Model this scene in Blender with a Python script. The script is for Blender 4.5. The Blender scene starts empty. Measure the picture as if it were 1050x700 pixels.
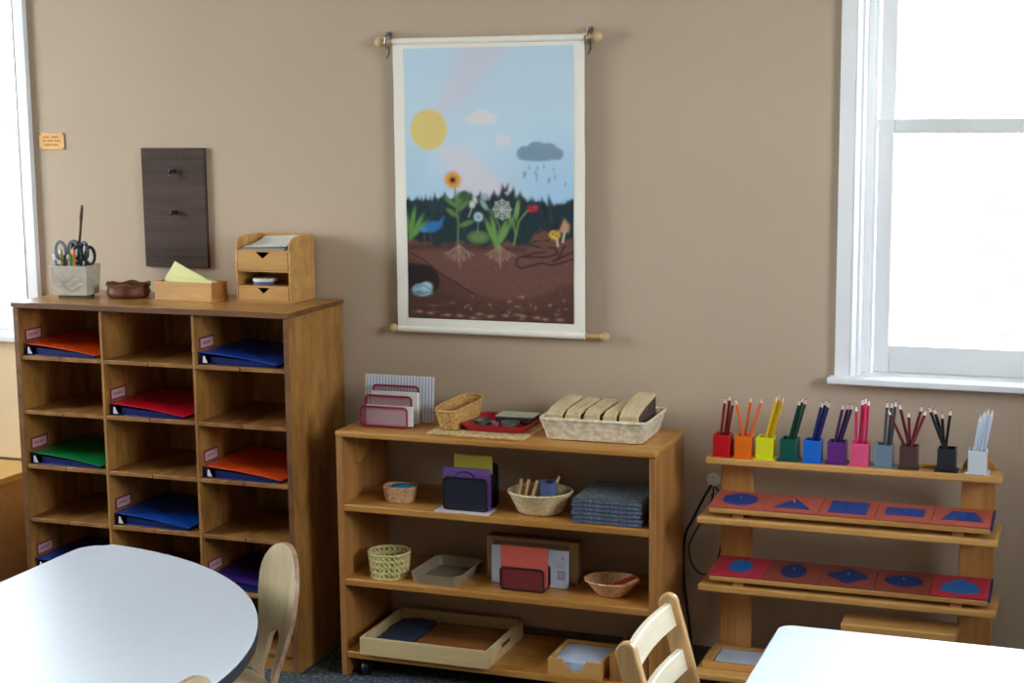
import bpy, bmesh, math, random
import numpy as np
from mathutils import Vector, Matrix
random.seed(7)
PI = math.pi
SC = bpy.context.scene
COL = SC.collection

# ------------------------------------------------------------------ camera, world, light, exposure
def make_camera():
    yaw, pit, rol = .3528, .1499, -.0101
    cyw, syw, cp, sp = math.cos(yaw), math.sin(yaw), math.cos(pit), math.sin(pit)
    f = Vector((-syw*cp, cyw*cp, -sp)); r = Vector((cyw, syw, 0)); u = r.cross(f)
    c, s = math.cos(rol), math.sin(rol)
    r2 = r*c + u*s; u2 = u*c - r*s
    cam = bpy.data.cameras.new('camera'); o = bpy.data.objects.new('camera', cam); COL.objects.link(o)
    cam.sensor_width = 36; cam.lens = 1621.9/1050*36; cam.clip_start = .05; cam.clip_end = 200
    M = Matrix((r2, u2, -f)).transposed().to_4x4(); M.translation = (1.9495, -4.6048, 1.7648)
    o.matrix_world = M; SC.camera = o
make_camera()
SC.view_settings.view_transform = 'Standard'
SC.view_settings.look = 'None'
SC.view_settings.gamma = 1
SC.view_settings.use_curve_mapping = False
SC.view_settings.exposure = 0.0
WORLD_STRENGTH = 22.5
w = bpy.data.worlds.new('world'); SC.world = w; w.use_nodes = True
nt = w.node_tree; bg = nt.nodes['Background']; bg.inputs[1].default_value = WORLD_STRENGTH
_tc = nt.nodes.new('ShaderNodeTexCoord'); _sp = nt.nodes.new('ShaderNodeSeparateXYZ'); _cr = nt.nodes.new('ShaderNodeValToRGB')
nt.links.new(_tc.outputs['Generated'], _sp.inputs[0]); nt.links.new(_sp.outputs['Z'], _cr.inputs[0])
_cr.color_ramp.elements[0].position = 0.0; _cr.color_ramp.elements[0].color = (.95, .97, 1.0, 1)
_cr.color_ramp.elements[1].position = 0.7; _cr.color_ramp.elements[1].color = (.72, .85, 1.0, 1)
nt.links.new(_cr.outputs[0], bg.inputs[0])

def portal(name, loc, rot, sx, sy):
    l = bpy.data.lights.new(name, 'AREA'); l.shape = 'RECTANGLE'; l.size = sx; l.size_y = sy
    l.cycles.is_portal = True
    o = bpy.data.objects.new(name, l); COL.objects.link(o); o.location = loc; o.rotation_euler = rot
# windows of the room: (wall, centre along wall, half width, z0, z1)
portal('window_portal', (1.82, .2, 1.85), (-PI/2, 0, 0), 1.0, 1.8)
portal('window_portal', (-2.05, .2, 1.85), (-PI/2, 0, 0), 1.0, 1.8)
portal('window_portal', (-3.78, -1.6, 1.92), (0, -PI/2, 0), 1.65, 1.7)

portal('window_portal', (3.78, -2.07, 2.08), (0, PI/2, 0), 1.35, 1.45)

# ------------------------------------------------------------------ node helpers and materials
def newmat(name):
    m = bpy.data.materials.new(name); m.use_nodes = True
    nt = m.node_tree; b = nt.nodes['Principled BSDF']
    return m, nt, b
def lin(c):
    def g(v):
        v /= 255.0
        return v/12.92 if v <= .04045 else ((v+.055)/1.055)**2.4
    return (g(c[0]), g(c[1]), g(c[2]), 1)
def plain(name, rgb, rough=.6, metal=0, var=.08, scale=30, spec=.5):
    m, nt, b = newmat(name)
    c = lin(rgb)
    tc = nt.nodes.new('ShaderNodeTexCoord'); n = nt.nodes.new('ShaderNodeTexNoise'); n.inputs['Scale'].default_value = scale
    n.inputs['Detail'].default_value = 3
    r = nt.nodes.new('ShaderNodeValToRGB')
    r.color_ramp.elements[0].position = .3; r.color_ramp.elements[1].position = .7
    r.color_ramp.elements[0].color = tuple(v*(1-var) for v in c[:3])+(1,)
    r.color_ramp.elements[1].color = tuple(min(1, v*(1+var)) for v in c[:3])+(1,)
    nt.links.new(tc.outputs['Object'], n.inputs['Vector']); nt.links.new(n.outputs['Fac'], r.inputs[0]); nt.links.new(r.outputs[0], b.inputs['Base Color'])
    b.inputs['Roughness'].default_value = rough; b.inputs['Metallic'].default_value = metal
    b.inputs['Specular IOR Level'].default_value = spec
    return m
def wood(name, dark, light, axis='x', rough=.45, scale=14, stretch=.06, bump=.08, knots=True):
    m, nt, b = newmat(name)
    tc = nt.nodes.new('ShaderNodeTexCoord'); mp = nt.nodes.new('ShaderNodeMapping')
    s = [scale, scale, scale]; s['xyz'.index(axis)] = scale*stretch
    mp.inputs['Scale'].default_value = s
    n = nt.nodes.new('ShaderNodeTexNoise'); n.inputs['Scale'].default_value = 1.6; n.inputs['Detail'].default_value = 6; n.inputs['Distortion'].default_value = .6
    n2 = nt.nodes.new('ShaderNodeTexNoise'); n2.inputs['Scale'].default_value = 9; n2.inputs['Detail'].default_value = 4
    mx = nt.nodes.new('ShaderNodeMath'); mx.operation = 'MULTIPLY_ADD'; mx.inputs[1].default_value = .35
    r = nt.nodes.new('ShaderNodeValToRGB')
    r.color_ramp.elements[0].position = .45; r.color_ramp.elements[1].position = .85
    r.color_ramp.elements[0].color = lin(dark); r.color_ramp.elements[1].color = lin(light)
    nt.links.new(tc.outputs['Object'], mp.inputs[0]); nt.links.new(mp.outputs[0], n.inputs['Vector']); nt.links.new(mp.outputs[0], n2.inputs['Vector'])
    nt.links.new(n2.outputs['Fac'], mx.inputs[0]); nt.links.new(n.outputs['Fac'], mx.inputs[2])
    nt.links.new(mx.outputs[0], r.inputs[0]); nt.links.new(r.outputs[0], b.inputs['Base Color'])
    bp = nt.nodes.new('ShaderNodeBump'); bp.inputs['Strength'].default_value = bump; bp.inputs['Distance'].default_value = .002
    nt.links.new(n2.outputs['Fac'], bp.inputs['Height']); nt.links.new(bp.outputs[0], b.inputs['Normal'])
    b.inputs['Roughness'].default_value = rough
    return m
def weave(name, dark, light, scale=160, rough=.7):
    m, nt, b = newmat(name)
    tc = nt.nodes.new('ShaderNodeTexCoord'); n = nt.nodes.new('ShaderNodeTexNoise'); n.inputs['Scale'].default_value = scale; n.inputs['Detail'].default_value = 2
    r = nt.nodes.new('ShaderNodeValToRGB'); r.color_ramp.elements[0].position = .38; r.color_ramp.elements[1].position = .62
    r.color_ramp.elements[0].color = lin(dark); r.color_ramp.elements[1].color = lin(light)
    nt.links.new(tc.outputs['Object'], n.inputs['Vector']); nt.links.new(n.outputs['Fac'], r.inputs[0]); nt.links.new(r.outputs[0], b.inputs['Base Color'])
    bp = nt.nodes.new('ShaderNodeBump'); bp.inputs['Strength'].default_value = .5; bp.inputs['Distance'].default_value = .002
    nt.links.new(n.outputs['Fac'], bp.inputs['Height']); nt.links.new(bp.outputs[0], b.inputs['Normal'])
    b.inputs['Roughness'].default_value = rough
    return m
def meshpanel(name, rgb, cover=.55):
    m, nt, b = newmat(name); b.inputs['Base Color'].default_value = lin(rgb); b.inputs['Roughness'].default_value = .5
    tr = nt.nodes.new('ShaderNodeBsdfTransparent'); mx = nt.nodes.new('ShaderNodeMixShader')
    tc = nt.nodes.new('ShaderNodeTexCoord'); ck = nt.nodes.new('ShaderNodeTexChecker'); ck.inputs['Scale'].default_value = 500
    ck.inputs['Color1'].default_value = (min(1, 2*cover),)*3+(1,); ck.inputs['Color2'].default_value = (max(0, 2*cover-1),)*3+(1,)
    nt.links.new(tc.outputs['Object'], ck.inputs['Vector'])
    nt.links.new(ck.outputs['Color'], mx.inputs[0]); nt.links.new(tr.outputs[0], mx.inputs[1]); nt.links.new(b.outputs[0], mx.inputs[2])
    nt.links.new(mx.outputs[0], nt.nodes['Material Output'].inputs[0])
    return m
def glassmat():
    m, nt, b = newmat('window_glass'); nt.nodes.remove(b)
    tr = nt.nodes.new('ShaderNodeBsdfTransparent'); tr.inputs[0].default_value = (.97, .99, .99, 1)
    gl = nt.nodes.new('ShaderNodeBsdfGlossy'); gl.inputs['Roughness'].default_value = .02
    fr = nt.nodes.new('ShaderNodeFresnel'); fr.inputs[0].default_value = 1.3
    mx = nt.nodes.new('ShaderNodeMixShader')
    nt.links.new(fr.outputs[0], mx.inputs[0]); nt.links.new(tr.outputs[0], mx.inputs[1]); nt.links.new(gl.outputs[0], mx.inputs[2])
    nt.links.new(mx.outputs[0], nt.nodes['Material Output'].inputs[0])
    return m
def carpetmat():
    m, nt, b = newmat('carpet')
    tc = nt.nodes.new('ShaderNodeTexCoord'); n = nt.nodes.new('ShaderNodeTexNoise'); n.inputs['Scale'].default_value = 90; n.inputs['Detail'].default_value = 4
    r = nt.nodes.new('ShaderNodeValToRGB')
    r.color_ramp.elements[0].position = .35; r.color_ramp.elements[0].color = lin((36, 42, 46))
    r.color_ramp.elements[1].position = .68; r.color_ramp.elements[1].color = lin((120, 128, 132))
    e = r.color_ramp.elements.new(.52); e.color = lin((62, 70, 76))
    nt.links.new(tc.outputs['Object'], n.inputs['Vector']); nt.links.new(n.outputs['Fac'], r.inputs[0]); nt.links.new(r.outputs[0], b.inputs['Base Color'])
    bp = nt.nodes.new('ShaderNodeBump'); bp.inputs['Strength'].default_value = .6; bp.inputs['Distance'].default_value = .004
    nt.links.new(n.outputs['Fac'], bp.inputs['Height']); nt.links.new(bp.outputs[0], b.inputs['Normal'])
    b.inputs['Roughness'].default_value = .95
    return m
def vcolmat(name, rough=.75):
    m, nt, b = newmat(name); a = nt.nodes.new('ShaderNodeVertexColor'); a.layer_name = 'Col'
    nt.links.new(a.outputs[0], b.inputs['Base Color']); b.inputs['Roughness'].default_value = rough; b.inputs['Specular IOR Level'].default_value = .2
    return m

M = {}
M['wall'] = plain('wall_paint', (192, 171, 149), .75, var=.02, scale=3, spec=.25)
M['ceil'] = plain('ceiling_paint', (225, 222, 214), .9, var=.02, scale=6)
M['white'] = plain('white_paint', (244, 244, 246), .4, var=.015, scale=8)
M['cream'] = plain('cream_paint', (240, 214, 172), .5, var=.02, scale=5)  # wall tone under the left window with the light put into the colour
M['carpet'] = carpetmat()
M['glass'] = glassmat()
M['base'] = plain('baseboard_vinyl', (84, 70, 62), .6)
M['grass'] = plain('lawn', (168, 166, 150), .9, var=.2, scale=2)
M['cub'] = wood('cubby_plywood_vertical', (130, 84, 36), (184, 132, 68), 'z', .42, 9, .3)
M['cubh'] = wood('cubby_plywood_shelf', (122, 78, 34), (170, 118, 60), 'y', .42, 9, .3)
M['cubtop'] = wood('cubby_top', (142, 94, 42), (188, 138, 74), 'x', .28, 9, .25)
M['cubedge'] = wood('cubby_edge', (98, 60, 30), (134, 88, 48), 'x', .5, 9, .1)
M['oakx'] = wood('oak_shelf', (164, 106, 44), (204, 146, 72), 'x', .38, 11, .06)
M['oakz'] = wood('oak_upright', (150, 96, 44), (192, 134, 72), 'z', .42, 11, .06)
M['rackx'] = wood('rack_beech_shelf', (186, 130, 66), (222, 168, 98), 'x', .35, 11, .05)
M['rackz'] = wood('rack_beech_post', (170, 112, 54), (206, 148, 82), 'z', .42, 11, .05)
M['bamboo'] = wood('bamboo', (180, 128, 68), (212, 164, 98), 'x', .4, 16, .08)
M['bamboo2'] = wood('bamboo_end', (140, 84, 42), (180, 120, 66), 'z', .45, 16, .1)
M['palewood'] = wood('pale_maple', (190, 160, 110), (218, 192, 144), 'x', .4, 12, .07)
M['chair'] = wood('chair_birch', (188, 164, 124), (214, 194, 156), 'z', .32, 10, .08)
M['chair_edge'] = wood('chair_ply_edge', (166, 124, 100), (204, 164, 136), 'z', .4, 40, .1)
M['ladder'] = wood('ladder_chair_beech', (188, 144, 92), (216, 176, 122), 'z', .35, 12, .06)
M['ladslat'] = wood('ladder_chair_slat', (222, 204, 172), (238, 224, 198), 'y', .35, 12, .06)  # window light on the slats put into a paler copy of the wood
M['darkwood'] = wood('dark_walnut', (52, 38, 31), (82, 60, 48), 'x', .8, 14, .05)
M['lamin'] = plain('white_laminate', (218, 222, 231), .42, var=.012, scale=60, spec=.35)
M['tabedge'] = plain('dark_table_edge', (52, 54, 60), .5)
M['tabedgew'] = plain('white_table_edge', (206, 210, 220), .4)
M['metal'] = plain('steel', (150, 154, 160), .3, 1)
M['dmetal'] = plain('dark_steel', (60, 62, 66), .4, .8)
M['black'] = plain('black_plastic', (18, 18, 20), .4)
M['blackmetal'] = plain('black_wire', (22, 22, 30), .4, .3)
M['blackmesh'] = meshpanel('black_mesh', (24, 26, 44), .85)
M['redmetal'] = plain('crimson_wire', (150, 20, 60), .4)
M['redmesh'] = meshpanel('crimson_mesh', (170, 70, 100), .22)
M['dredmetal'] = plain('dark_red_wire', (40, 12, 18), .45)
M['dredmesh'] = meshpanel('dark_red_mesh', (120, 40, 40), .75)
M['paper'] = plain('paper', (232, 230, 228), .8, var=.01)
M['bluepaper'] = plain('bluish_paper', (196, 204, 222), .8, var=.02)
M['pinkpaper'] = plain('pale_pink_paper', (226, 206, 206), .8, var=.02)
M['yellowpaper'] = plain('pale_yellow_paper', (230, 226, 158), .8, var=.03)
M['olivepaper'] = plain('yellow_card', (184, 176, 54), .7, var=.03)
M['purplepaper'] = plain('purple_folder', (104, 66, 134), .6, var=.03)
M['redbook'] = plain('red_booklet', (204, 88, 72), .6, var=.05, scale=40)
M['cardbrown'] = plain('brown_board', (120, 88, 60), .7, var=.08, scale=12)
M['cardbrownedge'] = plain('brown_board_edge', (150, 112, 70), .7, var=.08)
M['brass'] = plain('brass', (206, 156, 88), .5, .2)
M['brassdark'] = plain('engraved', (164, 112, 56), .6, .2)
M['concrete'] = plain('concrete', (192, 184, 168), .85, var=.12, scale=40)
M['concdark'] = plain('concrete_foot', (110, 96, 78), .85, var=.1)
M['clay'] = plain('brown_clay', (110, 68, 48), .4, var=.15, scale=25)
M['wicker'] = weave('tan_wicker', (176, 128, 66), (220, 176, 108))
M['wickerpale'] = weave('pale_wicker', (196, 170, 120), (228, 206, 160))
M['wickerwhite'] = weave('white_wicker', (206, 190, 158), (236, 224, 198), 60)
M['wickerpink'] = weave('rosy_wicker', (180, 132, 88), (216, 172, 124))
M['wickerlime'] = weave('bamboo_lattice', (196, 180, 112), (226, 212, 150))
M['mat'] = weave('straw_mat', (190, 158, 100), (228, 200, 146), 120)
M['bluemat'] = weave('slate_blue_mat', (62, 70, 90), (100, 110, 130), 150)
M['bluemattop'] = weave('slate_grey_mat_top', (58, 62, 64), (98, 102, 102), 150)
M['redtray'] = plain('crimson_tray', (176, 14, 44), .35, var=.04)
M['grey'] = plain('grey_green_dish', (92, 96, 88), .6, var=.1)
M['mauve'] = plain('mauve_dish', (150, 90, 104), .6, var=.1)
M['mintcard'] = plain('pale_mint_card', (206, 208, 190), .7, var=.02)
M['pad'] = wood('tan_block', (196, 170, 128), (224, 202, 162), 'y', .6, 30, .08)
M['padside'] = weave('dark_brown_side', (60, 42, 38), (96, 72, 64), 150)
M['taupe'] = plain('taupe_tray', (146, 128, 104), .4, var=.05)
M['slateblue'] = plain('slate_blue_cup', (84, 96, 136), .5, var=.05)
M['skyblue'] = plain('bright_blue_felt', (30, 130, 180), .7, var=.05)
M['stick'] = plain('wooden_stick', (206, 164, 108), .6, var=.08)
M['navy'] = plain('navy_cloth', (56, 64, 88), .7, var=.25, scale=9)
M['brownfloor'] = wood('glossy_brown_board', (104, 56, 26), (168, 104, 54), 'x', .25, 9, .1)
M['pinkred'] = plain('frame_red', (184, 84, 66), .5, var=.05, scale=12)
M['pinkred2'] = plain('frame_pink_red', (184, 44, 62), .5, var=.05, scale=12)
M['maroonred'] = plain('frame_dull_red', (140, 62, 48), .5, var=.05, scale=12)
M['insetblue'] = plain('inset_blue', (12, 62, 144), .4, var=.05, scale=12)
M['insetblue2'] = plain('inset_bright_blue', (16, 104, 176), .4, var=.05, scale=12)
M['insetnavy'] = plain('inset_navy', (14, 42, 100), .4, var=.05, scale=12)
M['b_blue'] = plain('binder_navy', (18, 34, 100), .35, var=.05)
M['boxblue'] = plain('dark_blue_box', (30, 40, 90), .5)
M['creamcloth'] = plain('cream_canvas', (244, 238, 226), .9, var=.02, scale=300, spec=.2)
M['art'] = vcolmat('printed_fabric')
M['label'] = plain('label_paper', (200, 158, 164), .7, var=.02)
M['labelred'] = plain('label_border', (140, 48, 58), .6)
M['labeltext'] = plain('label_lettering', (150, 110, 120), .7)
M['notetag'] = plain('glued_brace', (196, 146, 66), .6)
M['leaf'] = plain('leaf', (92, 116, 96), .7, var=.2, scale=4)
M['bark'] = plain('bark', (190, 188, 180), .9, var=.2)
M['lampglow'] = None

# ------------------------------------------------------------------ mesh builder
class MB:
    def __init__(s): s.v = []; s.f = []; s.m = []
    def add(s, vs, fs, mi=0):
        o = len(s.v); s.v += [tuple(p) for p in vs]; s.f += [tuple(i+o for i in f) for f in fs]; s.m += [mi]*len(fs); return s
    def box(s, x0, x1, y0, y1, z0, z1, mi=0, rot=None, at=None):
        vs = [(x, y, z) for z in (z0, z1) for y in (y0, y1) for x in (x0, x1)]
        if rot is not None:
            vs = [tuple(rot @ Vector(p) + Vector(at or (0, 0, 0))) for p in vs]
        return s.add(vs, [(0, 2, 3, 1), (4, 5, 7, 6), (0, 1, 5, 4), (2, 6, 7, 3), (0, 4, 6, 2), (1, 3, 7, 5)], mi)
    def prism(s, poly, d0, d1, plane='xy', mi=0):
        """poly = outline in a plane (counter-clockwise); extruded d0..d1 along the third axis"""
        n = len(poly)
        def P(a, b, d):
            return {'xy': (a, b, d), 'xz': (a, d, b), 'yz': (d, a, b)}[plane]
        vs = [P(a, b, d0) for a, b in poly]+[P(a, b, d1) for a, b in poly]
        fs = [tuple(range(n))[::-1], tuple(range(n, 2*n))]+[(i, (i+1) % n, n+(i+1) % n, n+i) for i in range(n)]
        if plane == 'xz': fs = [f[::-1] for f in fs]
        return s.add(vs, fs, mi)
    def loft(s, rings, cap0=True, cap1=True, closed=True, mi=0):
        n = len(rings[0]); vs = [p for r in rings for p in r]; fs = []
        for k in range(len(rings)-1):
            for i in range(n if closed else n-1):
                j = (i+1) % n
                fs.append((k*n+i, k*n+j, (k+1)*n+j, (k+1)*n+i))
        if cap0: fs.append(tuple(range(n))[::-1])
        if cap1: fs.append(tuple((len(rings)-1)*n+i for i in range(n)))
        return s.add(vs, fs, mi)
    def lathe(s, prof, c=(0, 0, 0), n=24, mi=0, sx=1, sy=1):
        rings = [[(c[0]+r*sx*math.cos(2*PI*i/n), c[1]+r*sy*math.sin(2*PI*i/n), c[2]+z) for i in range(n)] for r, z in prof]
        return s.loft(rings, True, True, True, mi)
    def tube(s, pts, r, n=8, closed=False, mi=0):
        pts = [Vector(p) for p in pts]; N = len(pts); rings = []; up = None
        for i, p in enumerate(pts):
            if closed: t = pts[(i+1) % N]-pts[i-1]
            else: t = pts[min(i+1, N-1)]-pts[max(i-1, 0)]
            t.normalize()
            if up is None: up = Vector((0, 0, 1)) if abs(t.z) < .9 else Vector((1, 0, 0))
            a = t.cross(up).normalized(); b = a.cross(t).normalized(); up = b
            rr = r[i] if isinstance(r, (list, tuple)) else r
            rings.append([tuple(p+a*rr*math.cos(2*PI*k/n)+b*rr*math.sin(2*PI*k/n)) for k in range(n)])
        if closed:
            rings.append(rings[0]); return s.loft(rings, False, False, True, mi)
        return s.loft(rings, True, True, True, mi)
    def sphere(s, c, r, n=14, mi=0, sx=1, sy=1, sz=1):
        prof = [(math.sin(PI*k/(n//2))*r+1e-5, -math.cos(PI*k/(n//2))*r*sz) for k in range(n//2+1)]
        return s.lathe(prof, c, n, mi, sx, sy)
def build(name, mb, mats, parent=None, bevel=0, smooth=True, seg=2, angle=35):
    me = bpy.data.meshes.new(name); me.from_pydata(mb.v, [], mb.f)
    if not isinstance(mats, (list, tuple)): mats = [mats]
    for m in mats: me.materials.append(m)
    me.polygons.foreach_set('material_index', mb.m)
    bm = bmesh.new(); bm.from_mesh(me); bmesh.ops.recalc_face_normals(bm, faces=bm.faces); bm.to_mesh(me); bm.free()
    if smooth:
        me.polygons.foreach_set('use_smooth', [True]*len(me.polygons)); me.set_sharp_from_angle(angle=math.radians(angle))
    o = bpy.data.objects.new(name, me); COL.objects.link(o)
    if parent: o.parent = parent
    if bevel:
        md = o.modifiers.new('bevel', 'BEVEL'); md.width = bevel; md.segments = seg; md.limit_method = 'ANGLE'; md.angle_limit = math.radians(40)
    return o
def tag(o, label=None, cat=None, group=None, kind=None):
    if label: o['label'] = label
    if cat: o['category'] = cat
    if group: o['group'] = group
    if kind: o['kind'] = kind
    return o
def thing(name, label, cat, loc=(0, 0, 0), rz=0, group=None):
    o = bpy.data.objects.new(name, None); COL.objects.link(o); o.empty_display_size = .05
    o.location = loc; o.rotation_euler = (0, 0, rz)
    return tag(o, label, cat, group)
def struct(name, mb, mats, parent=None, bevel=0):
    o = build(name, mb, mats, parent, bevel)
    if parent is None: o['kind'] = 'structure'
    return o
def dup(root):
    r = root.copy(); COL.objects.link(r)
    for ch in list(root.children):
        c = ch.copy(); COL.objects.link(c); c.parent = r
        for g in list(ch.children):
            d = g.copy(); COL.objects.link(d); d.parent = c
    return r
def rrect(x0, x1, y0, y1, r, n=5):
    out = []
    for cx, cy, a0 in ((x1-r, y1-r, 0), (x0+r, y1-r, 90), (x0+r, y0+r, 180), (x1-r, y0+r, 270)):
        for k in range(n+1):
            a = math.radians(a0+90*k/n); out.append((cx+r*math.cos(a), cy+r*math.sin(a)))
    return out

# ------------------------------------------------------------------ room shell
XL, XR, YF, H = -3.6, 3.6, -7.0, 2.9
def wall_with_holes(a0, a1, z1, holes, d0, d1, plane):
    """wall in a plane: along a (x or y) and z, thickness d0..d1, rectangular holes (a0,a1,z0,z1)"""
    mb = MB(); holes = sorted(holes); cur = a0
    def bx(p, q, r, t):
        if plane == 'x': mb.box(p, q, d0, d1, r, t)
        else: mb.box(d0, d1, p, q, r, t)
    for h in holes:
        bx(cur, h[0], 0, z1); bx(h[0], h[1], 0, h[2]); bx(h[0], h[1], h[3], z1); cur = h[1]
    bx(cur, a1, 0, z1)
    return mb
struct('floor', MB().box(XL-.15, XR+.15, YF-.15, .15, -.1, 0), M['carpet'])
struct('ceiling', MB().box(XL-.15, XR+.15, YF-.15, .15, H, H+.1), M['ceil'])
struct('wall_back', wall_with_holes(XL, XR, H, [(1.316, 2.32, .955, 2.74), (-2.55, -1.556, .955, 2.74)], 0, .15, 'x'), M['wall'])
struct('wall_left', wall_with_holes(YF, .15, H, [(-2.45, -.75, 1.1, 2.75)], XL-.15, XL, 'y'), M['wall'])
struct('wall_right', wall_with_holes(YF, .15, H, [(-2.8, -1.35, 1.4, 2.75)], XR, XR+.15, 'y'), M['wall'])
struct('wall_front', wall_with_holes(XL, XR, H, [], YF-.15, YF, 'x'), M['wall'])
struct('baseboard_back', MB().box(XL, XR, -.012, 0, 0, .10), M['base'], bevel=.003)
struct('ground', MB().box(-30, 30, -40, 40, -.62, -.6), M['grass'])

def sash_window(name, x0, x1, z0, z1, zm):
    """double-hung window in the back wall between x0..x1"""
    root = bpy.data.objects.new(name, None); COL.objects.link(root); root['kind'] = 'structure'
    c = MB()
    c.box(x0-.061, x0-.018, -.022, 0, z0, z1+.06); c.box(x1+.018, x1+.061, -.022, 0, z0, z1+.06)
    c.prism([(x0-.018, 0), (x0-.018, -.024), (x0-.013, -.024), (x0-.002, 0)], z0, z1); c.prism([(x1+.018, 0), (x1+.002, 0), (x1+.013, -.024), (x1+.018, -.024)], z0, z1); c.box(x0-.061, x1+.061, -.024, 0, z1, z1+.06)
    build('casing', c, M['white'], root, bevel=.003)
    j = MB()
    j.box(x0-.006, x0+.004, 0, .15, z0, z1); j.box(x1-.004, x1+.006, 0, .15, z0, z1); j.box(x0, x1, -.02, .15, z1-.01, z1)
    j.box(x0+.004, x0+.022, .070, .085, z0, z1); j.box(x1-.022, x1-.004, .070, .085, z0, z1)
    j.box(x0+.004, x0+.030, .086, .150, z0, z1); j.box(x1-.030, x1-.004, .086, .150, z0, z1)
    build('jamb', j, M['white'], root, bevel=.0015)
    s = MB(); s.box(x0-.078, x1+.078, -.05, .0, z0-.014, z0+.006); s.box(x0, x1, 0, .15, z0-.014, z0+.006)
    build('sill', s, M['white'], root, bevel=.004)
    def sash(y0, y1, za, zb, st, top, bot, nm):
        f = MB(); a, b = x0+.033, x1-.033
        f.box(a, a+st, y0, y1, za, zb); f.box(b-st, b, y0, y1, za, zb); f.box(a+st, b-st, y0, y1, zb-top, zb); f.box(a+st, b-st, y0, y1, za, za+bot)
        so = build(nm, f, M['white'], root, bevel=.003)
        g = MB().box(a+st-.004, b-st+.004, (y0+y1)/2-.002, (y0+y1)/2+.002, za+bot-.004, zb-top+.004)
        build('pane', g, M['glass'], so, smooth=False)
    sash(.092, .118, z0+.006, zm+.04, .046, .042, .080, 'lower_sash')
    sash(.122, .148, zm, z1-.01, .046, .05, .042, 'upper_sash')
sash_window('window_1', 1.322, 2.314, .962, 2.73, 1.667)
sash_window('window_2', -2.545, -1.562, .962, 2.73, 1.667)
def fixed_window(name, horizontal, a0, a1, z0, z1, d):
    root = bpy.data.objects.new(name, None); COL.objects.link(root); root['kind'] = 'structure'
    f = MB(); t = .06
    def bx(mb, p, q, r, s_, e0, e1):
        if horizontal: mb.box(p, q, d+e0, d+e1, r, s_)
        else: mb.box(d+e0, d+e1, p, q, r, s_)
    bx(f, a0, a0+t, z0, z1, -.02, .05); bx(f, a1-t, a1, z0, z1, -.02, .05); bx(f, a0+t, a1-t, z0, z0+t, -.02, .05); bx(f, a0+t, a1-t, z1-t, z1, -.02, .05)
    bx(f, a0+t, a1-t, (z0+z1)/2-.02, (z0+z1)/2+.02, -.02, .05)
    build('window_frame', f, M['white'], root, bevel=.003)
    g = MB(); bx(g, a0+t, a1-t, z0+t, z1-t, .012, .016); build('pane', g, M['glass'], root, smooth=False)
fixed_window('window_3', False, -2.45, -.75, 1.1, 2.75, XL-.09)
fixed_window('window_4', False, -2.8, -1.35, 1.4, 2.75, XR+.09)
struct('trim_1', MB().box(-2.62, -1.492, -.012, 0, .52, .948), M['cream'], bevel=.003)  # added panel: light on the wall below the window, painted in as cream

# ------------------------------------------------------------------ cubby cabinet
CX0, CX1, CZ = -1.329, -.326, 1.142
CY0, CY1 = -.384, -.016
CW = CX1-CX0
CROWS = [.9665, .786, .6045, .4245, .244, .064]        # tops of the shelf boards
DIVX = (-.999, -.662)
cub = thing('cubby_cabinet', 'tall brown wooden cubby cabinet with three columns of open slots', 'cabinet', (CX0, CY0, 0))
D = CY1-CY0
build('top_panel', MB().box(-.004, CW+.004, -.006, D, CZ-.018, CZ), M['cubtop'], cub, bevel=.002)
build('side_panel', MB().box(0, .018, 0, D, 0, CZ-.018), M['cub'], cub, bevel=.0015)
build('side_panel', MB().box(CW-.018, CW, 0, D, 0, CZ-.018), M['cub'], cub, bevel=.0015)
build('back_panel', MB().box(.018, CW-.018, D-.006, D, .05, CZ-.018), M['cub'], cub)
build('toe_board', MB().box(.018, CW-.018, .012, .03, 0, .049), M['cub'], cub)
for dx in DIVX:
    a = dx-CX0
    build('divider', MB().box(a-.0045, a+.0045, .001, D-.006, .064, CZ-.018), M['cub'], cub, bevel=.001)
for x0_, x1_, z0_, z1_ in ((0, .018, 0, CZ-.018), (CW-.018, CW, 0, CZ-.018)):
    build('edge_banding', MB().box(x0_, x1_, -.0015, .0, z0_, z1_), M['cubedge'], cub)
build('edge_banding', MB().box(-.004, CW+.004, -.008, -.006, CZ-.017, CZ-.001), M['cubedge'], cub)
build('edge_banding', MB().box(CW+.004, CW+.0055, -.006, D, CZ-.017, CZ-.002), M['cubedge'], cub)
cells = [(.018, DIVX[0]-CX0-.005), (DIVX[0]-CX0+.005, DIVX[1]-CX0-.005), (DIVX[1]-CX0+.005, CW-.018)]
for z in CROWS:
    for a, b in cells:
        s = MB(); mid = (a+b)/2
        s.box(a, mid-.0016, .002, D-.006, z-.013, z); s.box(mid+.0016, b, .002, D-.006, z-.013, z)
        build('shelf_board', s, M['cubh'], cub, bevel=.0012)
def slot_label(col, row):
    a = cells[col][0]; z = CROWS[row]
    m = MB(); m.box(a, a+.0012, .028, .118, z+.042, z+.082)
    lb = build('slot_label', m, M['labelred'], cub, smooth=False)
    m = MB(); m.box(a+.0012, a+.002, .036, .110, z+.048, z+.076)
    build('label_card', m, M['label'], lb, smooth=False)
    m = MB()
    yy = .046
    for wd in (.008, .012, .006, .014, .009):
        m.box(a+.002, a+.0024, yy, yy+wd-.003, z+.058, z+.067); yy += wd
    build('lettering', m, M['labeltext'], lb, smooth=False)
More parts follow.
